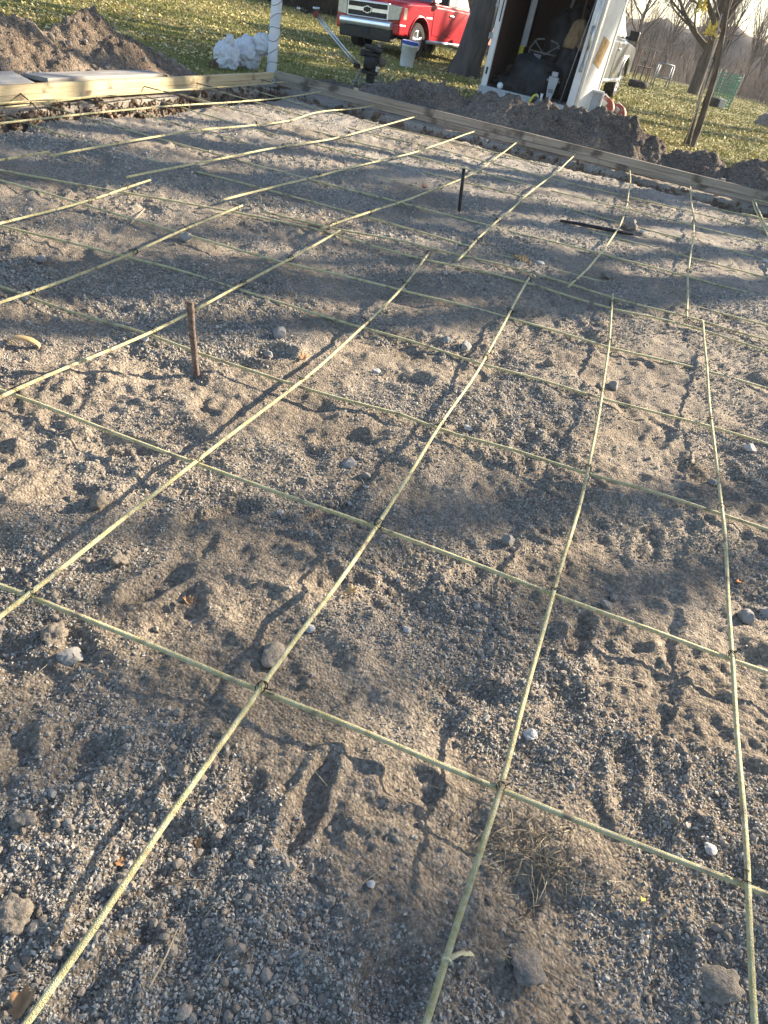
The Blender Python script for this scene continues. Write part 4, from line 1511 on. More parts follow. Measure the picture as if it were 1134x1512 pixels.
# ------------------------------------------------------------------ white post at the corner
p = at(402, 105, .05)
p[:2] = CORNER + np.array([-.20, .62])
wp = thing('white_post', 'tall white plastic post wound with thin dark wire at the slab corner', 'post', (p[0], p[1], 0))
h = 1.05
MB().lathe([(.070, -.1), (.070, .4), (.0715, .75), (.070, h - .02), (.064, h)], 18).build('pole', M['white_plastic'], wp, smooth=True, bevel=.003)
wirep = []
for i in range(90):
    t = i / 89
    a = t * 2 * math.pi * 7
    wirep.append((math.cos(a) * .0735, math.sin(a) * .0735, .08 + t * (h - .1) + .02 * math.sin(a * 1.7)))
MB().tube(wirep, .0032, 4).build('wire', M['wire'], wp)
MB().tube([(.02, 0, h - .03), (.03, .0, h + .1), (.06, .02, h + .3), (.10, .02, h + .25), (.09, .0, h - .1)], .008, 6).build('loose_end', M['white_plastic'], wp, smooth=True)


# ------------------------------------------------------------------ crumpled plastic by the post
def crumple(seed, sub=5, amp=.32):
    bm = bmesh.new()
    bmesh.ops.create_icosphere(bm, subdivisions=sub, radius=1)
    off = Vector((seed * 7.3, seed, -seed))
    for v in bm.verts:
        c = v.co.copy()
        r1 = 1 - abs(mnoise.noise(c * 1.6 + off)) * 1.5
        r2 = 1 - abs(mnoise.noise(c * 3.7 + off)) * 2
        r3 = 1 - abs(mnoise.noise(c * 8 + off)) * 2
        v.co = c * (1 + amp * (r1 - .6) + amp * .4 * r2 + amp * .16 * r3)
    me = bpy.data.meshes.new('film')
    bm.to_mesh(me)
    bm.free()
    me.materials.append(M['bag'])
    for p_ in me.polygons:
        p_.use_smooth = True
    return me


def at_lawn(px_, py_):
    return at(px_, py_, .03)


b1 = aty(335, 78, 11.0)
t = thing('plastic_sheet', 'crumpled whitish plastic bag slumped over a brown board end beside the white post', 'plastic bag', (b1[0], b1[1], 0))
link('film', crumple(1), t, (0, 0, .16), (0, .1, .3), (.15, .13, .17))
link('knot', crumple(4, 4), t, (.05, -.05, .34), None, (.055, .05, .075))
b2 = aty(368, 74, 11.35)
t = thing('plastic_sheet', 'larger bluish plastic bag with two lobes leaning on the white post', 'plastic bag', (b2[0], b2[1], 0))
link('film', crumple(2), t, (-.02, 0, .22), (0, -.3, .5), (.155, .14, .19))
link('lobe', crumple(3), t, (.20, .02, .36), (0, .2, .2), (.14, .11, .11))
b3 = aty(322, 92, 10.9)
tag(MB().box((0, 0, .06), (.26, .05, .10), Matrix.Rotation(-.5, 3, 'Y')).build('board_offcut', M['wood_brown'], None, bevel=.004, loc=(b3[0], b3[1], .02), rot=(0, 0, .2)), 'brown board end sticking out under the crumpled bag', 'board')

# ------------------------------------------------------------------ motor screed with long handle
e0 = at(543, 124, .0)
Y = 12.4
e0 = aty(543, 124, Y)
e0[2] = lz(e0[0], e0[1])
sc_ = thing('power_screed', 'black petrol screed engine on a wire frame with a long bright aluminium handle', 'power screed', e0, .15)
sc_.scale = (1.08, 1.08, 1.08)
gx = .62
MB().box((0, 0, .30), (.20, .17, .15)).box((0, .02, .40), (.23, .15, .06)).build('engine_block', M['black_metal'], sc_, bevel=.015)
MB().box((.01, -.02, .465), (.24, .17, .055), Matrix.Rotation(.12, 3, 'Y')).build('fuel_tank', M['black'], sc_, bevel=.02)
MB().lathe([(.075, -.03), (.085, -.02), (.085, .02), (.06, .035)], 16, (-.02, -.11, .30), Matrix.Rotation(rad(90), 3, 'X')).build('starter_cover', M['black'], sc_, smooth=True)
MB().box((-.13, -.02, .40), (.07, .10, .08)).build('air_filter', M['black'], sc_, bevel=.012)
MB().box((.09, -.10, .25), (.03, .02, .06)).build('switch_tag', M['white_plastic'], sc_, bevel=.004)
MB().lathe([(.02, 0), (.02, .03), (.012, .035)], 10, (.08, -.02, .495)).build('fuel_cap', M['grey_metal'], sc_, smooth=True)
MB().lathe([(.05, -.07), (.055, -.05), (.055, .05), (.05, .07)], 12, (.15, .02, .33), Matrix.Rotation(rad(90), 3, 'X')).build('muffler', M['rust'], sc_, smooth=True)
MB().box((0, 0, .19), (.22, .20, .05)).box((.02, 0, .12), (.12, .12, .12)).build('gearbox', M['black_metal'], sc_, bevel=.01)
fr = MB()
for sx in (-1, 1):
    fr.tube([(sx * .12, -.08, .2), (sx * .2, -.2, .02), (sx * .05, -.26, .015)], .009, 6)
    fr.tube([(sx * .12, .08, .2), (sx * .17, .2, .02), (sx * .05, .26, .015)], .009, 6)
fr.tube([(-.22, -.22, .07), (.22, -.22, .07)], .007, 6).tube([(-.2, .2, .07), (.2, .2, .07)], .007, 6)
fr.build('stand', M['grey_metal'], sc_, smooth=True)
top = aty(467, 22, Y + .1)
bot = aty(527, 97, Y - .05)
Minv = Matrix.Translation(e0) @ Matrix.Rotation(.15, 4, 'Z') @ Matrix.Scale(1.08, 4)
Minv = Minv.inverted()
lb, lt = Minv @ Vector(bot), Minv @ Vector(top)
dv = (lt - lb)
sidev = dv.cross(Vector((0, 1, 0))).normalized() * .016
MB().tube([lb + sidev, lt + sidev], .012, 8).tube([lb - sidev, lt - sidev], .012, 8).build('handle_tube', M['alu'], sc_, smooth=True)
MB().box(lb, (.09, .07, .06)).build('handle_bracket', M['black_metal'], sc_, bevel=.008)
MB().box(lt + dv * .01, (.06, .05, .075), Matrix.Rotation(.6, 3, 'Y')).build('clamp', M['red_dull'], sc_, bevel=.01)
hb = [Minv @ Vector(aty(*q_, Y + .1)) for q_ in ((466, 20), (458, 17), (452, 19), (443, 14))]
hb2 = [Minv @ Vector(aty(*q_, Y + .3)) for q_ in ((466, 20), (462, 12))]
MB().tube(hb, .013, 7).tube(hb2, .013, 7).build('handlebar', M['black_metal'], sc_, smooth=True)
MB().tube([hb[-1], hb[-1] + (hb[-1] - hb[-2]) * .5], .019, 8).build('grip', M['alu'], sc_, smooth=True)
MB().tube([hb2[-1], hb2[-1] + Vector((.09, .02, .01))], .018, 8).build('grip', M['alu'], sc_, smooth=True)


# ------------------------------------------------------------------ vehicles
def arc(cx, cz, r, a0, a1, n=10):
    return [(cx + r * math.cos(rad(a0 + (a1 - a0) * i / n)), cz + r * math.sin(rad(a0 + (a1 - a0) * i / n))) for i in range(n + 1)]


def wheel(parent, x, y, side, zc, r, wd):
    t = MB().lathe([(r * .62, -wd / 2), (r * .93, -wd / 2), (r, -wd * .36), (r, wd * .36), (r * .93, wd / 2), (r * .62, wd / 2)], 28, (0, 0, 0), Matrix.Rotation(rad(90), 3, 'X'), caps=(False, False)).build('wheel', M['rubber'], parent, smooth=False, loc=(x, y, zc))
    rim = MB()
    rim.lathe([(r * .64, -.03), (r * .64, .02), (r * .57, .03), (r * .54, -.02), (r * .2, -.05), (.01, -.05)], 24, (0, side * wd * .36, 0), Matrix.Rotation(rad(-90 * side), 3, 'X'), caps=(False, True))
    rim.build('rim', M['alu'], t, smooth=True)
    sp = MB()
    for k in range(5):
        a = 2 * math.pi * k / 5 + .3
        sp.box((math.cos(a) * r * .33, side * wd * .42, math.sin(a) * r * .33), (r * .5, .03, r * .17), Matrix.Rotation(-a, 3, 'Y'))
    sp.lathe([(r * .15, -.02), (r * .13, .03), (.02, .035)], 12, (0, side * wd * .42, 0), Matrix.Rotation(rad(-90 * side), 3, 'X'))
    sp.build('spokes', M['chrome'], t, bevel=.006)
    dk = MB().lathe([(r * .5, 0), (.01, .005)], 16, (0, side * wd * .2, 0), Matrix.Rotation(rad(-90 * side), 3, 'X')).build('brake_disc', M['black_metal'], t)
    return t


def truck(label, cat, name, loc, heading, paint, tilt=0.0, cab_end=-3.75, s=1.0, front=True):
    """x forward (front bumper at 0), y to the vehicle's left, z up"""
    t = tag(link(name, None, None, loc, (tilt, 0, heading), s), label, cat)
    W2, L = .98, -5.5
    A1, A2, wr = -1.0, -4.45, .40
    lower = [(-.03, .58)] + [(-.03, .86)] + [(-.10, 1.10), (-.35, 1.17), (-1.45, 1.24), (L + .05, 1.24), (L, 1.20), (L, .56)]
    lower += [(A2 - .52, .52)] + list(reversed(arc(A2, .44, .50, 0, 180)))[0:0] + arc(A2, .44, .50, 172, 8) + [(A2 + .54, .44)]
    lower += [(A1 - .54, .44)] + arc(A1, .44, .50, 172, 8) + [(-.45, .50)]
    top = [(x_, z_) for x_, z_ in lower]
    b = MB()
    n = len(lower)
    # body with tumblehome: two outer slices, rounded shoulder
    V, Fs = [], []
    sl = [(-W2 + .07, 1), (-W2, 0), (W2, 0), (W2 - .07, 1)]
    ys = [-W2 + .09, -W2 + .02, -W2, W2, W2 - .02, W2 - .09]

    def slice_(yv, k):
        return [(x_ - (.05 * k if x_ > -.5 else 0), yv, z_ if z_ < .95 else z_ - (.0 if k == 0 else 0) + (0.02 if k == 2 else (-.04 if k == 0 else 0))) for x_, z_ in lower]
    rings = [slice_(-W2, 0), slice_(-W2 + .10, 1), slice_(0, 2), slice_(W2 - .10, 1), slice_(W2, 0)]
    for r_ in rings:
        V += r_
    for i in range(4):
        for k in range(n):
            Fs.append((i * n + k, i * n + (k + 1) % n, (i + 1) * n + (k + 1) % n, (i + 1) * n + k))
    Fs.append(tuple(range(n - 1, -1, -1)))
    Fs.append(tuple(4 * n + k for k in range(n)))
    b.add(V, Fs)
    body = b.build('body', paint, t, bevel=.06, segs=4)
    # cab with pillars
    c0, c1 = -1.5, cab_end
    roof = [(c0 - .75, 1.86), (c1 + .28, 1.87)]
    cab = MB()
    W3 = .76
    base = [(c0, 1.235), (c1, 1.235)]
    cab.add([(base[0][0], -W2 + .06, 1.235), (base[1][0], -W2 + .06, 1.235), (base[1][0], W2 - .06, 1.235), (base[0][0], W2 - .06, 1.235),
             (roof[0][0], -W3, roof[0][1]), (roof[1][0], -W3, roof[1][1]), (roof[1][0], W3, roof[1][1]), (roof[0][0], W3, roof[0][1])],
            [(0, 1, 2, 3), (4, 7, 6, 5), (0, 4, 5, 1), (1, 5, 6, 2), (2, 6, 7, 3), (3, 7, 4, 0)])
    cab.build('cab', paint, t, bevel=.06, segs=3)

    def pane(name_, q4, off):
        q4 = [Vector(v) for v in q4]
        nrm = (q4[1] - q4[0]).cross(q4[3] - q4[0]).normalized()
        if nrm.dot(Vector(off)) < 0:
            nrm = -nrm
        MB().add([v + nrm * .006 for v in q4] + [v - nrm * .02 for v in q4], [(0, 1, 2, 3), (7, 6, 5, 4)] + [(i, (i + 1) % 4, 4 + (i + 1) % 4, 4 + i) for i in range(4)]).build(name_, M['glass'], t)

    def lerp(a, b_, f):
        return tuple(a[i] + (b_[i] - a[i]) * f for i in range(3))
    pane('windscreen', [lerp((c0, -W2 + .06, 1.235), (roof[0][0], -W3, roof[0][1]), .08), lerp((c0, W2 - .06, 1.235), (roof[0][0], W3, roof[0][1]), .08), lerp((c0, W2 - .14, 1.235), (roof[0][0], W3 - .06, roof[0][1]), .92), lerp((c0, -W2 + .14, 1.235), (roof[0][0], -W3 + .06, roof[0][1]), .92)], (1, 0, 0))
    nside = 2 if cab_end > -4.2 else 3
    for sy in (-1, 1):
        for k in range(nside):
            f0, f1 = (k + .12) / nside, (k + .92) / nside
            lo = lambda f: (c0 - .28 + (c1 + .08 - c0 + .28) * f, sy * (W2 - .09), 1.30)
            hi = lambda f: (roof[0][0] - .06 + (roof[1][0] + .02 - roof[0][0] + .06) * f, sy * (W3 + .018), 1.79)
            pane('side_window', [lo(f0), lo(f1), hi(f1), hi(f0)], (0, sy, 0))
        # doors: thin proud panels
        d0, d1 = (c0 - .12, c0 - 1.22)
        dm = MB().add([(d0, sy * (W2 + .002), .56), (d1, sy * (W2 + .002), .56), (d1, sy * (W2 + .002), 1.19), (d0, sy * (W2 + .002), 1.19), (d0, sy * (W2 + .012), .58), (d1, sy * (W2 + .012), .58), (d1, sy * (W2 + .008), 1.18), (d0, sy * (W2 + .008), 1.18)],
                      [(0, 1, 2, 3), (4, 7, 6, 5), (0, 4, 5, 1), (1, 5, 6, 2), (2, 6, 7, 3), (3, 7, 4, 0)]).build('door', paint, t, bevel=.004)
        MB().box((d1 + .16, sy * (W2 + .028), 1.06), (.20, .025, .035)).build('handle', M['chrome'], dm, bevel=.008)
        MB().box((d0 + .20, sy * (W2 + .004), .93), (.30, .012, .035)).build('fender_badge', M['chrome'], t, bevel=.004)
        mr = MB().box((c0 - .42, sy * (W2 + .14), 1.36), (.12, .24, .20)).build('mirror', M['black'], t, bevel=.03)
        MB().box((c0 - .42, sy * (W2 + .01), 1.30), (.08, .12, .05)).build('mirror_arm', M['black'], mr, bevel=.01)
        MB().tube([(c0 + .05, sy * (W2 - .02), .42), (c0 - 2.3, sy * (W2 - .02), .42)], .045, 10).build('step_bar', M['chrome'], t, smooth=True)
        for xw in (A1, A2):
            wheel(t, xw, sy * (W2 - .16), sy, wr, wr, .26)
            MB().prism(arc(xw, .44, .49, 0, 180, 12), sy * (W2 - .42), sy * (W2 - .40)).build('wheel_well', M['black'], t)
            fl = MB()
            fl.tube([(x_, sy * (W2 + .005), z_) for x_, z_ in arc(xw, .44, .50, 4, 176, 14)], .028, 6)
            fl.build('wheel_flare', paint, t, smooth=True)
    MB().box((-2.6, 0, .48), (4.6, 1.5, .18)).build('chassis', M['black'], t)
    if front:
        g = MB().box((-.015, 0, .93), (.07, 1.30, .36)).build('grille', M['chrome'], t, bevel=.025)
        for zc, hh in ((1.015, .105), (.83, .105)):
            sl_ = MB().box((.022, 0, zc), (.02, 1.20, hh)).build('grille_slot', M['black'], g, bevel=.006)
        # bow-tie emblem on the middle bar
        e = [(-.115, .0), (-.095, .045), (-.04, .045), (-.04, .062), (.04, .062), (.04, .045), (.115, .045), (.095, -.045), (.04, -.045), (.04, -.062), (-.04, -.062), (-.04, -.045), (-.115, -.045)]
        MB().add([(.024, y_ * 1.2, .922 + z_ * 1.28) for y_, z_ in e] + [(.040, y_ * 1.18, .922 + z_ * 1.25) for y_, z_ in e], [tuple(range(13)), tuple(range(25, 12, -1))] + [(i, 13 + i, 13 + (i + 1) % 13, (i + 1) % 13) for i in range(13)]).build('emblem_border', M['chrome'], g)
        MB().add([(.026, y_, .922 + z_) for y_, z_ in e] + [(.052, y_ * .94, .922 + z_ * .9) for y_, z_ in e], [tuple(range(13)), tuple(range(25, 12, -1))] + [(i, 13 + i, 13 + (i + 1) % 13, (i + 1) % 13) for i in range(13)]).build('emblem', M['black_metal'], g)
        for sy in (-1, 1):
            hl = MB().add([(.03, sy * .66, 1.09), (.0, sy * .95, 1.07), (.0, sy * .95, .79), (.03, sy * .66, .77), (-.30, sy * .66, 1.09), (-.30, sy * 1.0, 1.06), (-.30, sy * 1.0, .82), (-.30, sy * .66, .77)],
                          [(0, 1, 2, 3), (4, 7, 6, 5), (0, 4, 5, 1), (1, 5, 6, 2), (2, 6, 7, 3), (3, 7, 4, 0)]).build('headlight', M['lens'], t, bevel=.012)
            MB().lathe([(.09, 0), (.07, .03), (.02, .05)], 14, (-.04, sy * .79, .94), Matrix.Rotation(rad(90), 3, 'Y')).build('reflector', M['chrome'], hl, smooth=True)
            MB().box((-.17, sy * .86, .60), (.34, .26, .26)).build('bumper_corner', paint, t, bevel=.05, segs=3)
            MB().lathe([(.055, 0), (.05, .02)], 12, (.05, sy * .70, .52), Matrix.Rotation(rad(90), 3, 'Y')).build('fog_lamp', M['lens'], t)
        bu = [(.10, .56), (.13, .62), (.12, .70), (.06, .735), (-.1, .735), (-.1, .56)]
        MB().prism(bu, -.80, .80).build('bumper', M['chrome'], t, bevel=.02, segs=3)
        MB().box((-.02, 0, .43), (.20, 1.62, .26), taper=(1, 1)).build('air_dam', M['black'], t, bevel=.03)
        MB().box((.095, 0, .49), (.012, .31, .15)).build('licence_plate', M['tarp'], t, bevel=.003)
    # tail
    for sy in (-1, 1):
        MB().box((L + .04, sy * (W2 - .075), 1.0), (.12, .16, .40)).build('tail_light', M['red_lens'], t, bevel=.02)
    MB().box((L - .05, 0, .62), (.14, 1.86, .20)).build('rear_bumper', M['chrome'] if front else M['black'], t, bevel=.025)
    if not front:
        MB().box((L - .02, 0, .95), (.05, 1.45, .5)).build('tailgate', paint, t, bevel=.02)
    return t


hx = math.atan2(-.895, -.445)
# front-left wheel stands at about (-1.7, 19.3)
ca, sa_ = math.cos(hx), math.sin(hx)
S = .85
wl = np.array([-1.76, 19.0])
org = wl - S * np.array([ca * (-1.0) - sa_ * .82, sa_ * (-1.0) + ca * .82])
truck('red pickup truck with a chrome grille parked facing the slab on the lawn', 'pickup truck', 'pickup_truck', (org[0], org[1], lz(*org) - .03), hx, M['red_paint'], tilt=rad(4.2), s=S)
# silver vehicle ahead of the trailer, seen from behind
hz = math.atan2(.95, .31)
ca, sa_ = math.cos(hz), math.sin(hz)
wl = np.array([2.14, 18.6])
org = wl - np.array([ca * (-4.45) - sa_ * (-.82), sa_ * (-4.45) + ca * (-.82)])
truck('silver tow vehicle parked ahead of the white trailer, only its rear corner showing', 'car', 'tow_vehicle', (org[0], org[1], lz(*org)), hz, M['silver_paint'], cab_end=-5.2, s=1.0, front=False)

# bucket
bk = at(605, 92)
bk = np.array([-1.66, 17.2])
t = thing('bucket', 'white plastic bucket with a blue lid standing before the red truck wheel', 'bucket', (bk[0], bk[1], lz(*bk)))
MB().lathe([(.135, 0), (.14, .01), (.158, .36), (.166, .362), (.166, .375), (.158, .377), (.16, .41)], 24).build('pail', M['white_plastic'], t, smooth=True)
MB().lathe([(.172, .40), (.175, .41), (.175, .45), (.165, .46), (.15, .452), (.01, .455)], 24).build('lid', M['blue_lid'], t, smooth=True, bevel=.003)
MB().tube([(math.cos(a) * .17, -.02 - .1 * math.sin(a), .36 - .2 * math.sin(a)) for a in [math.pi * k / 12 for k in range(13)]], .004, 5).build('bail', M['grey_metal'], t, smooth=True)

# ------------------------------------------------------------------ open trailer
TA = rad(-13)                      # heading turned a little to the right of straight ahead
tl = aty(709, 134, 12.35)
tr_ = aty(846, 160, 12.1)
TW = float(np.linalg.norm((tr_ - tl)[:2])) * .99
tz = .40
tro = thing('cargo_trailer', 'white enclosed trailer standing open behind the dark soil pile', 'trailer', (tl[0], tl[1], 0), math.atan2((tr_ - tl)[1], (tr_ - tl)[0]))
ML = Matrix.Translation((tl[0], tl[1], 0)) @ Matrix.Rotation(math.atan2((tr_ - tl)[1], (tr_ - tl)[0]), 4, 'Z')
TH, TD = 2.15, 3.6


def tw_(x, y, z):
    return ML @ Vector((x, y, z))


MB().box((TW / 2, TD / 2, tz - .05), (TW, TD, .09)).build('floor', M['grey_metal'], tro, bevel=.01)
MB().box((TW / 2, -.02, tz - .06), (TW + .06, .06, .14)).build('rear_sill', M['pale_grey'], tro, bevel=.012)
MB().box((.02, TD / 2 + .06, tz + TH / 2), (.03, TD - .16, TH)).build('side_wall', M['white_paint'], tro)
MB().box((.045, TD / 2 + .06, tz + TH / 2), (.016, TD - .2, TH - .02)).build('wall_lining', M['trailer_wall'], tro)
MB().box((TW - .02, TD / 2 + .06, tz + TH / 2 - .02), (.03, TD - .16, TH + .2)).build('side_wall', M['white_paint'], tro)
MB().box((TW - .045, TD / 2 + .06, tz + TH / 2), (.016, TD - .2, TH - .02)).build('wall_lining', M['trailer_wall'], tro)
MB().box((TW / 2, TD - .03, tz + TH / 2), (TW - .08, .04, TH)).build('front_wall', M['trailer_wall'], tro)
MB().box((TW / 2, TD / 2, tz + TH + .02), (TW, TD, .05)).build('roof', M['white_paint'], tro, bevel=.015)
# rear frame posts
lp = MB().box((.035, -.01, tz + TH / 2 - .12), (.085, .07, TH + .22)).build('rear_post', M['white_paint'], tro, bevel=.012)
MB().box((.035, -.048, tz + .20), (.028, .006, .09)).build('hinge_slot', M['black'], lp, bevel=.002)
MB().box((.05, -.048, tz + 1.05), (.016, .006, .5)).build('lock_slot', M['black'], lp)
MB().tube([(-.03, -.05, tz + .55), (-.03, -.05, tz + 1.7)], .012, 7).build('lock_rod', M['alu'], lp, smooth=True)
MB().box((-.025, -.05, tz + .62), (.05, .03, .08)).box((-.025, -.05, tz + .98), (.05, .03, .06)).build('lock_bracket', M['grey_metal'], lp, bevel=.004)
rp = MB().box((TW - .045, -.01, tz + TH / 2 - .12), (.10, .075, TH + .22)).build('rear_post', M['white_paint'], tro, bevel=.012)
MB().tube([(TW - .035, -.06, tz + .45), (TW - .035, -.06, tz + 1.6)], .011, 7).build('lock_rod', M['alu'], rp, smooth=True)
MB().box((TW - .035, -.06, tz + .5), (.05, .03, .09)).box((TW - .035, -.06, tz + .95), (.05, .03, .09)).build('lock_bracket', M['grey_metal'], rp, bevel=.004)
MB().tube([(TW - .02, -.07, tz + .72), (TW - .012, -.10, tz + .8), (TW - .012, -.10, tz + .92), (TW - .03, -.07, tz + 1.0)], .01, 6).build('lock_handle', M['alu'], rp, smooth=True)
MB().box((TW / 2, -.01, tz + TH + .0), (TW, .07, .12)).build('rear_header', M['white_paint'], tro, bevel=.012)
# stretch of side wall as an added panel, angled to catch the sun; mudguard
da = rad(26)
dpan = tag(link('angled_panel', None, tro, (TW + .012, .03, 0), (0, 0, rad(90) - da)))
pm = MB().box((.28, 0, tz + TH / 2 - .05), (.56, .045, TH + .1)).build('panel_sheet', M['white_paint'], dpan, bevel=.012)
MB().box((.27, -.026, tz + .72), (.22, .006, .34), Matrix.Rotation(.25, 3, 'Y')).build('rust_patch', mat('rust_stain', [(.45, .22, .05), (.62, .45, .25)], .8, 14), dpan)
MB().box((.04, -.026, tz + TH / 2), (.05, .012, TH)).box((.53, -.026, tz + TH / 2), (.04, .012, TH)).build('edge_trim', M['alu'], dpan, bevel=.004)
mg = MB()
mg.box((TW + .19, .40, tz - .01), (.30, .03, .50)).build('mudguard', M['pale_grey'], tro, bevel=.01)
MB().box((TW + .19, .395, tz + .25), (.34, .10, .03)).box((TW + .355, .395, tz - .02), (.025, .08, .52)).build('mudguard_rim', M['white_paint'], tro, bevel=.008)
wheel(tro, TW + .18, 1.1, 1, .32, .32, .2).rotation_euler = (0, 0, rad(-90))
MB().tube([(TW / 2, TD - .1, tz - .09), (TW / 2, TD + 1.1, tz)], .05, 8).build('tow_bar', M['black_metal'], tro)


# contents
def inside(name, mb, m, label, cat, x, y, z=tz, bevel=.01, smooth=False, rz=0):
    p = tw_(x, y, z)
    o = mb.build(name, m, None, bevel=bevel, smooth=smooth, loc=p, rot=(0, 0, math.atan2((tr_ - tl)[1], (tr_ - tl)[0]) + rz))
    return tag(o, label, cat)


def cloth(label, x, y, z, sx, sy, sz, seed, m, name='tarp', cat='tarp'):
    bm = bmesh.new()
    bmesh.ops.create_icosphere(bm, subdivisions=4, radius=1)
    off = Vector((seed * 3.3, 1, seed))
    for v in bm.verts:
        c = v.co.copy()
        k = 1 + .3 * mnoise.noise(c * 1.2 + off) + .18 * (1 - abs(mnoise.noise(c * 3 + off)) * 2) + .06 * (1 - abs(mnoise.noise(c * 7 + off)) * 2)
        c = c * k
        c.z = max(c.z, -.35)
        v.co = (c.x * sx, c.y * sy, (c.z + .35) * sz)
    me = bpy.data.meshes.new(name)
    bm.to_mesh(me)
    bm.free()
    me.materials.append(m)
    for p_ in me.polygons:
        p_.use_smooth = True
    p = tw_(x, y, z)
    return tag(link(name, me, None, p, (0, 0, -.1)), label, cat)


cloth('big dark blue tarp heaped on the trailer floor', .62 * TW / 1.5 + .05, .62, tz, .36, .34, .34, 1, M['tarp'])
cloth('dark grey rag pile beside the white ball in the trailer', .42, .32, tz, .24, .18, .13, 2, M['rubber'], 'rag_pile', 'rags')
cloth('brown canvas tool bag on top of the gear at the trailer side', TW - .30, .95, tz + .66, .15, .14, .24, 3, M['tan'], 'tool_bag', 'tool bag')
cloth('dark bundle under the brown canvas bag', TW - .30, 1.0, tz, .24, .26, .52, 4, M['black'], 'gear_bundle', 'bundle')
cloth('black sack leaning behind the cart in the trailer', TW * .62, 1.5, tz, .30, .25, .78, 5, M['black'], 'sack', 'sack')
cloth('dark heap of straps in the trailer corner by the bright post', .22, .42, tz, .14, .16, .12, 6, M['black_metal'], 'strap_heap', 'straps')
inside('ball', MB().lathe([(.001, -.045)] + [(.045 * math.cos(a), .045 * math.sin(a)) for a in [rad(-70 + 20 * k) for k in range(8)]] + [(.001, .045)], 16), M['white_plastic'], 'white ball on the trailer sill', 'ball', .27, .02, tz + .05, 0, True)
inside('guide_pole', MB().tube([(0, 0, .55), (0, 0, 2.05)], .035, 8).box((.045, 0, 1.3), (.035, .05, 1.5)), M['pale_grey'], 'pale upright channel pole standing against the dark trailer wall', 'pole', .30, 1.0, tz - .0, .004)
inside('pole_foot', MB().tube([(0, 0, .40), (0, 0, .552)], .037, 8).tube([(0, 0, 0), (0, 0, .41)], .02, 6), M['yellow'], 'yellowed lower end of the pale channel pole', 'pole foot', .30, 1.0, tz, .003)
# cart with grey tray
p = tw_(TW * .46, 1.25, tz)
cart = thing('hand_cart', 'grey tubular hand cart with a pale box in the dark trailer', 'cart', p, -.1)
f_ = MB()
for sx in (-1, 1):
    f_.tube([(sx * .24, -.1, .0), (sx * .24, -.1, .55), (sx * .16, -.12, .68), (sx * .05, -.14, .70)], .013, 7)
f_.tube([(-.24, -.1, .52), (.24, -.1, .52)], .012, 6).tube([(-.2, -.12, .66), (.0, -.1, .50), (.2, -.12, .66)], .010, 6)
f_.build('frame', M['grey_metal'], cart, smooth=True)
MB().box((-.14, -.06, .40), (.20, .2, .18)).build('box', M['pale_grey'], cart, bevel=.015)
MB().lathe([(.16, -.03), (.16, .03)], 16, (.1, .1, .16), Matrix.Rotation(rad(90), 3, 'Y')).build('wheel', M['rubber'], cart)
# upright grey tool: tapering body with side pins
p = tw_(TW - .40, .28, tz)
tl_ = thing('upright_tool', 'grey upright vibrator head with side pins standing in the trailer mouth', 'tool', p, -.1)
MB().add([(-.075, -.04, .30), (.075, -.04, .30), (.06, -.04, .16), (.035, -.04, -.02), (-.035, -.04, -.02), (-.06, -.04, .16)] + [(-.075, .04, .30), (.075, .04, .30), (.06, .04, .16), (.035, .04, -.02), (-.035, .04, -.02), (-.06, .04, .16)],
         [(0, 1, 2, 3, 4, 5), (11, 10, 9, 8, 7, 6)] + [(i, (i + 1) % 6, 6 + (i + 1) % 6, 6 + i) for i in range(6)]).build('body', M['pale_grey'], tl_, bevel=.01)
MB().box((0, 0, .335), (.09, .07, .06)).build('cap', M['pale_grey'], tl_, bevel=.008)
MB().tube([(-.10, 0, .25), (.10, 0, .25)], .016, 8).build('pin', M['grey_metal'], tl_, smooth=True)
MB().tube([(math.cos(a) * .058, math.sin(a) * .05, .09 + a * .004) for a in [k * .6 for k in range(24)]], .005, 5).build('cord', M['black'], tl_, smooth=True)
# two gripping tools with yellow bands at the sill
for i, (x_, lab) in enumerate(((TW - .58, 'black and yellow work glove hanging over the trailer sill'), (TW - .42, 'black handled trowel with a yellow sleeve lying by the glove'))):
    p = tw_(x_, -.07, tz)
    t = thing('work_glove' if i == 0 else 'hand_tool', lab, 'glove' if i == 0 else 'hand tool', p, -.1)
    if i == 0:
        MB().tube([(-.02, 0, -.09), (0, -.02, -.02), (.05, -.02, .03)], [.03, .035, .025], 8).build('palm', M['black'], t, smooth=True)
        MB().tube([(-.045, -.02, -.10), (-.03, -.04, -.03), (.0, -.04, .04), (.04, -.02, .07)], [.018, .019, .017, .012], 7).build('yellow_back', M['yellow'], t, smooth=True)
        for k in range(3):
            MB().tube([(.03 + .018 * k, -.02, .035), (.055 + .02 * k, -.04, .06 - .01 * k), (.07 + .02 * k, -.05, .03)], [.011, .011, .008], 6).build('finger', M['white_plastic' if k == 0 else 'black'], t, smooth=True)
    else:
        MB().tube([(0, -.03, -.13), (.005, -.03, -.01)], [.03, .027], 8).build('sleeve', M['yellow'], t, smooth=True)
        MB().tube([(.005, -.03, -.01), (.01, -.02, .06)], [.02, .014], 7).build('grip', M['black'], t, smooth=True)
        MB().tube([(-.045, -.03, .0), (-.05, -.03, .09)], [.016, .02], 8).build('handle', M['white_plastic'], t, smooth=True)
        MB().box((.06, -.05, -.15), (.09, .07, .012)).build('blade', M['pale_grey'], t, bevel=.004)
cl_ = MB()
for k in range(4):
    cl_.tube([(math.cos(a) * (.17 + .012 * k), .02 * k, math.sin(a) * (.17 + .008 * k)) for a in [2 * math.pi * j / 20 for j in range(21)]], .013, 6)
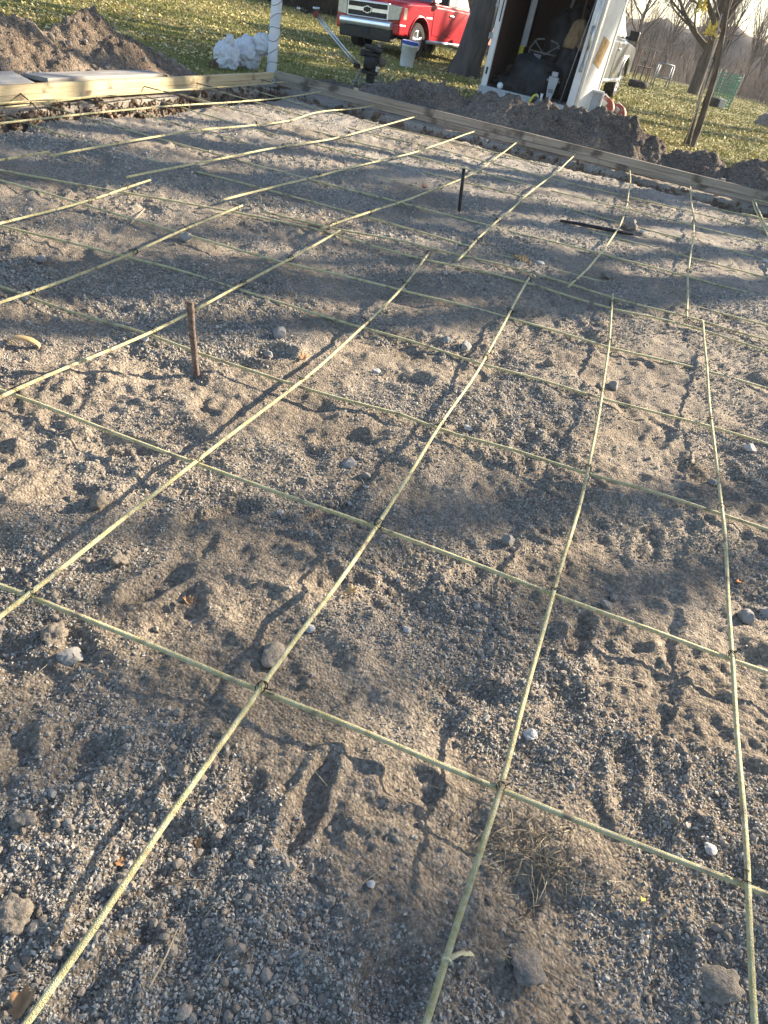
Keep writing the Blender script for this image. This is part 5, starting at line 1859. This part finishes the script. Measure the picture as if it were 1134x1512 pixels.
inside('hose_coil', cl_, M['black'], 'coil of black hose hanging on the dark trailer lining', 'hose', TW * .62, TD - .12, tz + 1.05, 0, True)
sh = MB().tube([(0, 0, 0), (-.08, .12, 1.35)], .017, 8)
inside('shovel_shaft', sh, M['wood_brown'], 'long brown wooden shovel shaft leaning beside the dark sack', 'shovel', TW * .80, 1.3, tz, 0, True)
inside('crate', MB().box((0, 0, .12), (.34, .26, .24)).box((0, 0, .245), (.30, .22, .02)), M['wood_brown'], 'brown wooden crate deep in the trailer behind the pole', 'crate', .26, 1.5, tz, .006)
inside('ladder_rail', MB().box((0, 0, .8), (.05, .03, 1.6), Matrix.Rotation(.1, 3, 'Y')), M['grey_metal'], 'grey metal rail leaning against the front wall of the trailer', 'rail', TW * .42, TD - .25, tz, .003)
inside('long_rod', MB().tube([(0, 0, 0), (.10, .10, 1.6)], .007, 6), M['grey_metal'], 'thin pale rod leaning inside the trailer by the bright post', 'rod', TW - .20, .02, tz - .02, 0, True)

# ------------------------------------------------------------------ red machine housings on the leaves
for i, (px_, py_, r, lab) in enumerate(((894, 150, .21, 'larger red and grey rounded machine housing beside the mudguard'), (914, 159, .17, 'smaller red and grey wheel-shaped housing on the leaves'))):
    p = aty(px_, py_, 15.2 + .1 * i)
    z0 = lz(p[0], p[1])
    t = thing('machine_housing', lab, 'machine housing', (p[0], p[1], z0), -.5)
    MB().lathe([(r * .55, -.09), (r * .95, -.07), (r, 0), (r * .95, .07), (r * .5, .10), (.02, .105)], 20, (0, 0, r * .95), Matrix.Rotation(rad(80), 3, 'X')).build('shell', M['red_dull'], t, smooth=True)
    MB().box((-.03, -.10, r * 1.0), (r * .55, .05, r * 1.5), Matrix.Rotation(.5, 3, 'Y')).build('cover', M['pale_grey'], t, bevel=.02)
    MB().lathe([(r * .3, 0), (r * .28, .03), (.01, .035)], 14, (.0, -.12, r * .9), Matrix.Rotation(rad(80), 3, 'X')).build('hub', M['black'], t, smooth=True)
    MB().tube([(-r * .6, 0, r * 1.5), (-r * .2, 0, r * 2.1), (r * .5, 0, r * 1.7)], .014, 6).build('handle', M['white_plastic'], t, smooth=True)

# ------------------------------------------------------------------ far lawn furniture
# green netting cage round a sapling
p = at(1058, 158)
ck = thing('mesh_cage', 'green plastic netting cage on pale posts round a plant on the far lawn', 'plant cage', (p[0], p[1], lz(p[0], p[1])))
nb = MB()
R0, hh = .36, 1.0
for k in range(18):
    a = 2 * math.pi * k / 18
    nb.tube([(R0 * math.cos(a), R0 * math.sin(a), .02), (R0 * 1.12 * math.cos(a + .04), R0 * 1.12 * math.sin(a + .04), hh * (.9 + .1 * math.sin(3 * a)))], .012, 4)
for j in range(11):
    z = .05 + j * .09
    nb.tube([(R0 * (1 + .12 * z) * math.cos(a), R0 * (1 + .12 * z) * math.sin(a), z + .02 * math.sin(2 * a)) for a in [2 * math.pi * k / 18 for k in range(19)]], .010, 4, cap=False)
nb.build('netting', M['net'], ck)
for a in (-.3, 1.7, 3.6):
    MB().tube([(R0 * 1.05 * math.cos(a), R0 * 1.05 * math.sin(a), 0), (R0 * 1.2 * math.cos(a), R0 * 1.2 * math.sin(a), 1.05)], .022, 7).build('post', M['wood_pale'], ck, smooth=True)
q = aty(1048, 155, p[1] - .9)
tag(MB().box((0, 0, .12), (.45, .3, .22)).box((0, 0, .24), (.36, .22, .03)).build('planter', M['rubber'], None, bevel=.03, loc=(q[0], q[1], lz(q[0], q[1]))), 'dark low planter box in front of the green netting cage', 'planter')
q = aty(1061, 159, p[1] - .9)
tag(MB().box((0, 0, .13), (.2, .25, .26)).box((0, 0, .265), (.16, .2, .02)).build('concrete_block', M['stone_pale'], None, bevel=.012, loc=(q[0], q[1], lz(q[0], q[1])), rot=(0, 0, .3)), 'pale concrete block beside the dark planter', 'block')
# pale frame by the woods
q = aty(975, 126, 33)
fr = thing('garden_trestle', 'small pale tubular frame standing at the edge of the woods', 'frame', (q[0], q[1], lz(q[0], q[1])))
for sx in (-1, 1):
    MB().tube([(sx * .3, 0, 0), (sx * .26, 0, .75)], .03, 7).build('leg', M['grey_metal'], fr, smooth=True)
    MB().tube([(sx * .3, .5, 0), (sx * .26, .4, .75)], .03, 7).build('leg', M['grey_metal'], fr, smooth=True)
MB().tube([(-.26, 0, .75), (.26, 0, .75)], .03, 7).tube([(-.28, 0, .32), (.28, 0, .32)], .025, 7).tube([(-.26, .4, .75), (.26, .4, .75)], .03, 7).build('rail', M['grey_metal'], fr, smooth=True)
# planter with a thin stem
q = aty(940, 131, 29)
pt = thing('tree_planter', 'dark tyre-like ring on the lawn round a thin sapling', 'planter', (q[0], q[1], lz(q[0], q[1])))
MB().lathe([(.26, 0), (.33, .02), (.35, .10), (.33, .19), (.26, .21), (.22, .17), (.22, .04)], 18).build('ring', M['rubber'], pt, smooth=True)
MB().tube([(0, 0, 0), (.02, 0, .8), (.0, .02, 1.7)], [.022, .017, .01], 6).build('stem', M['bark'], pt, smooth=True)
# metal chair further back
q = aty(945, 112, 34)
cr_ = thing('garden_chair', 'old metal chair with two pale back rails near the woods', 'chair', (q[0], q[1], lz(q[0], q[1])))
for sx in (-1, 1):
    MB().tube([(sx * .25, 0, 0), (sx * .25, .05, 1.1)], .025, 6).build('leg', M['rust'], cr_, smooth=True)
    MB().tube([(sx * .25, -.5, 0), (sx * .25, -.5, .48)], .025, 6).build('leg', M['rust'], cr_, smooth=True)
MB().box((0, -.25, .48), (.55, .52, .04)).build('seat', M['rust'], cr_, bevel=.01)
for z in (.72, 1.08):
    MB().box((0, .03, z), (.56, .03, .06)).build('back_rail', M['wood_pale'], cr_, bevel=.01)
q = aty(1132, 176, 25)
tag(link('stump', rock_var['clod_dark'][2], None, (q[0] + .15, q[1], lz(q[0], q[1]) + .08), (0, 0, .4), (.42, .3, .2)), 'dark low stump on the lawn at the picture edge', 'stump')


# ------------------------------------------------------------------ thin haze volume added as a milky veil over the far woods
hm = bpy.data.materials.new('haze')
hm.use_nodes = True
ht = hm.node_tree
ht.nodes.remove(ht.nodes['Principled BSDF'])
hv = ht.nodes.new('ShaderNodeVolumePrincipled')
hv.inputs['Color'].default_value = (.92, .93, .95, 1)
hv.inputs['Density'].default_value = .0006
hv.inputs['Anisotropy'].default_value = .35
ht.links.new(hv.outputs[0], ht.nodes['Material Output'].inputs['Volume'])
hz_ = MB().box((0, 95, 4.5), (580, 500, 27)).build('haze', hm)
tag(hz_, kind='stuff')
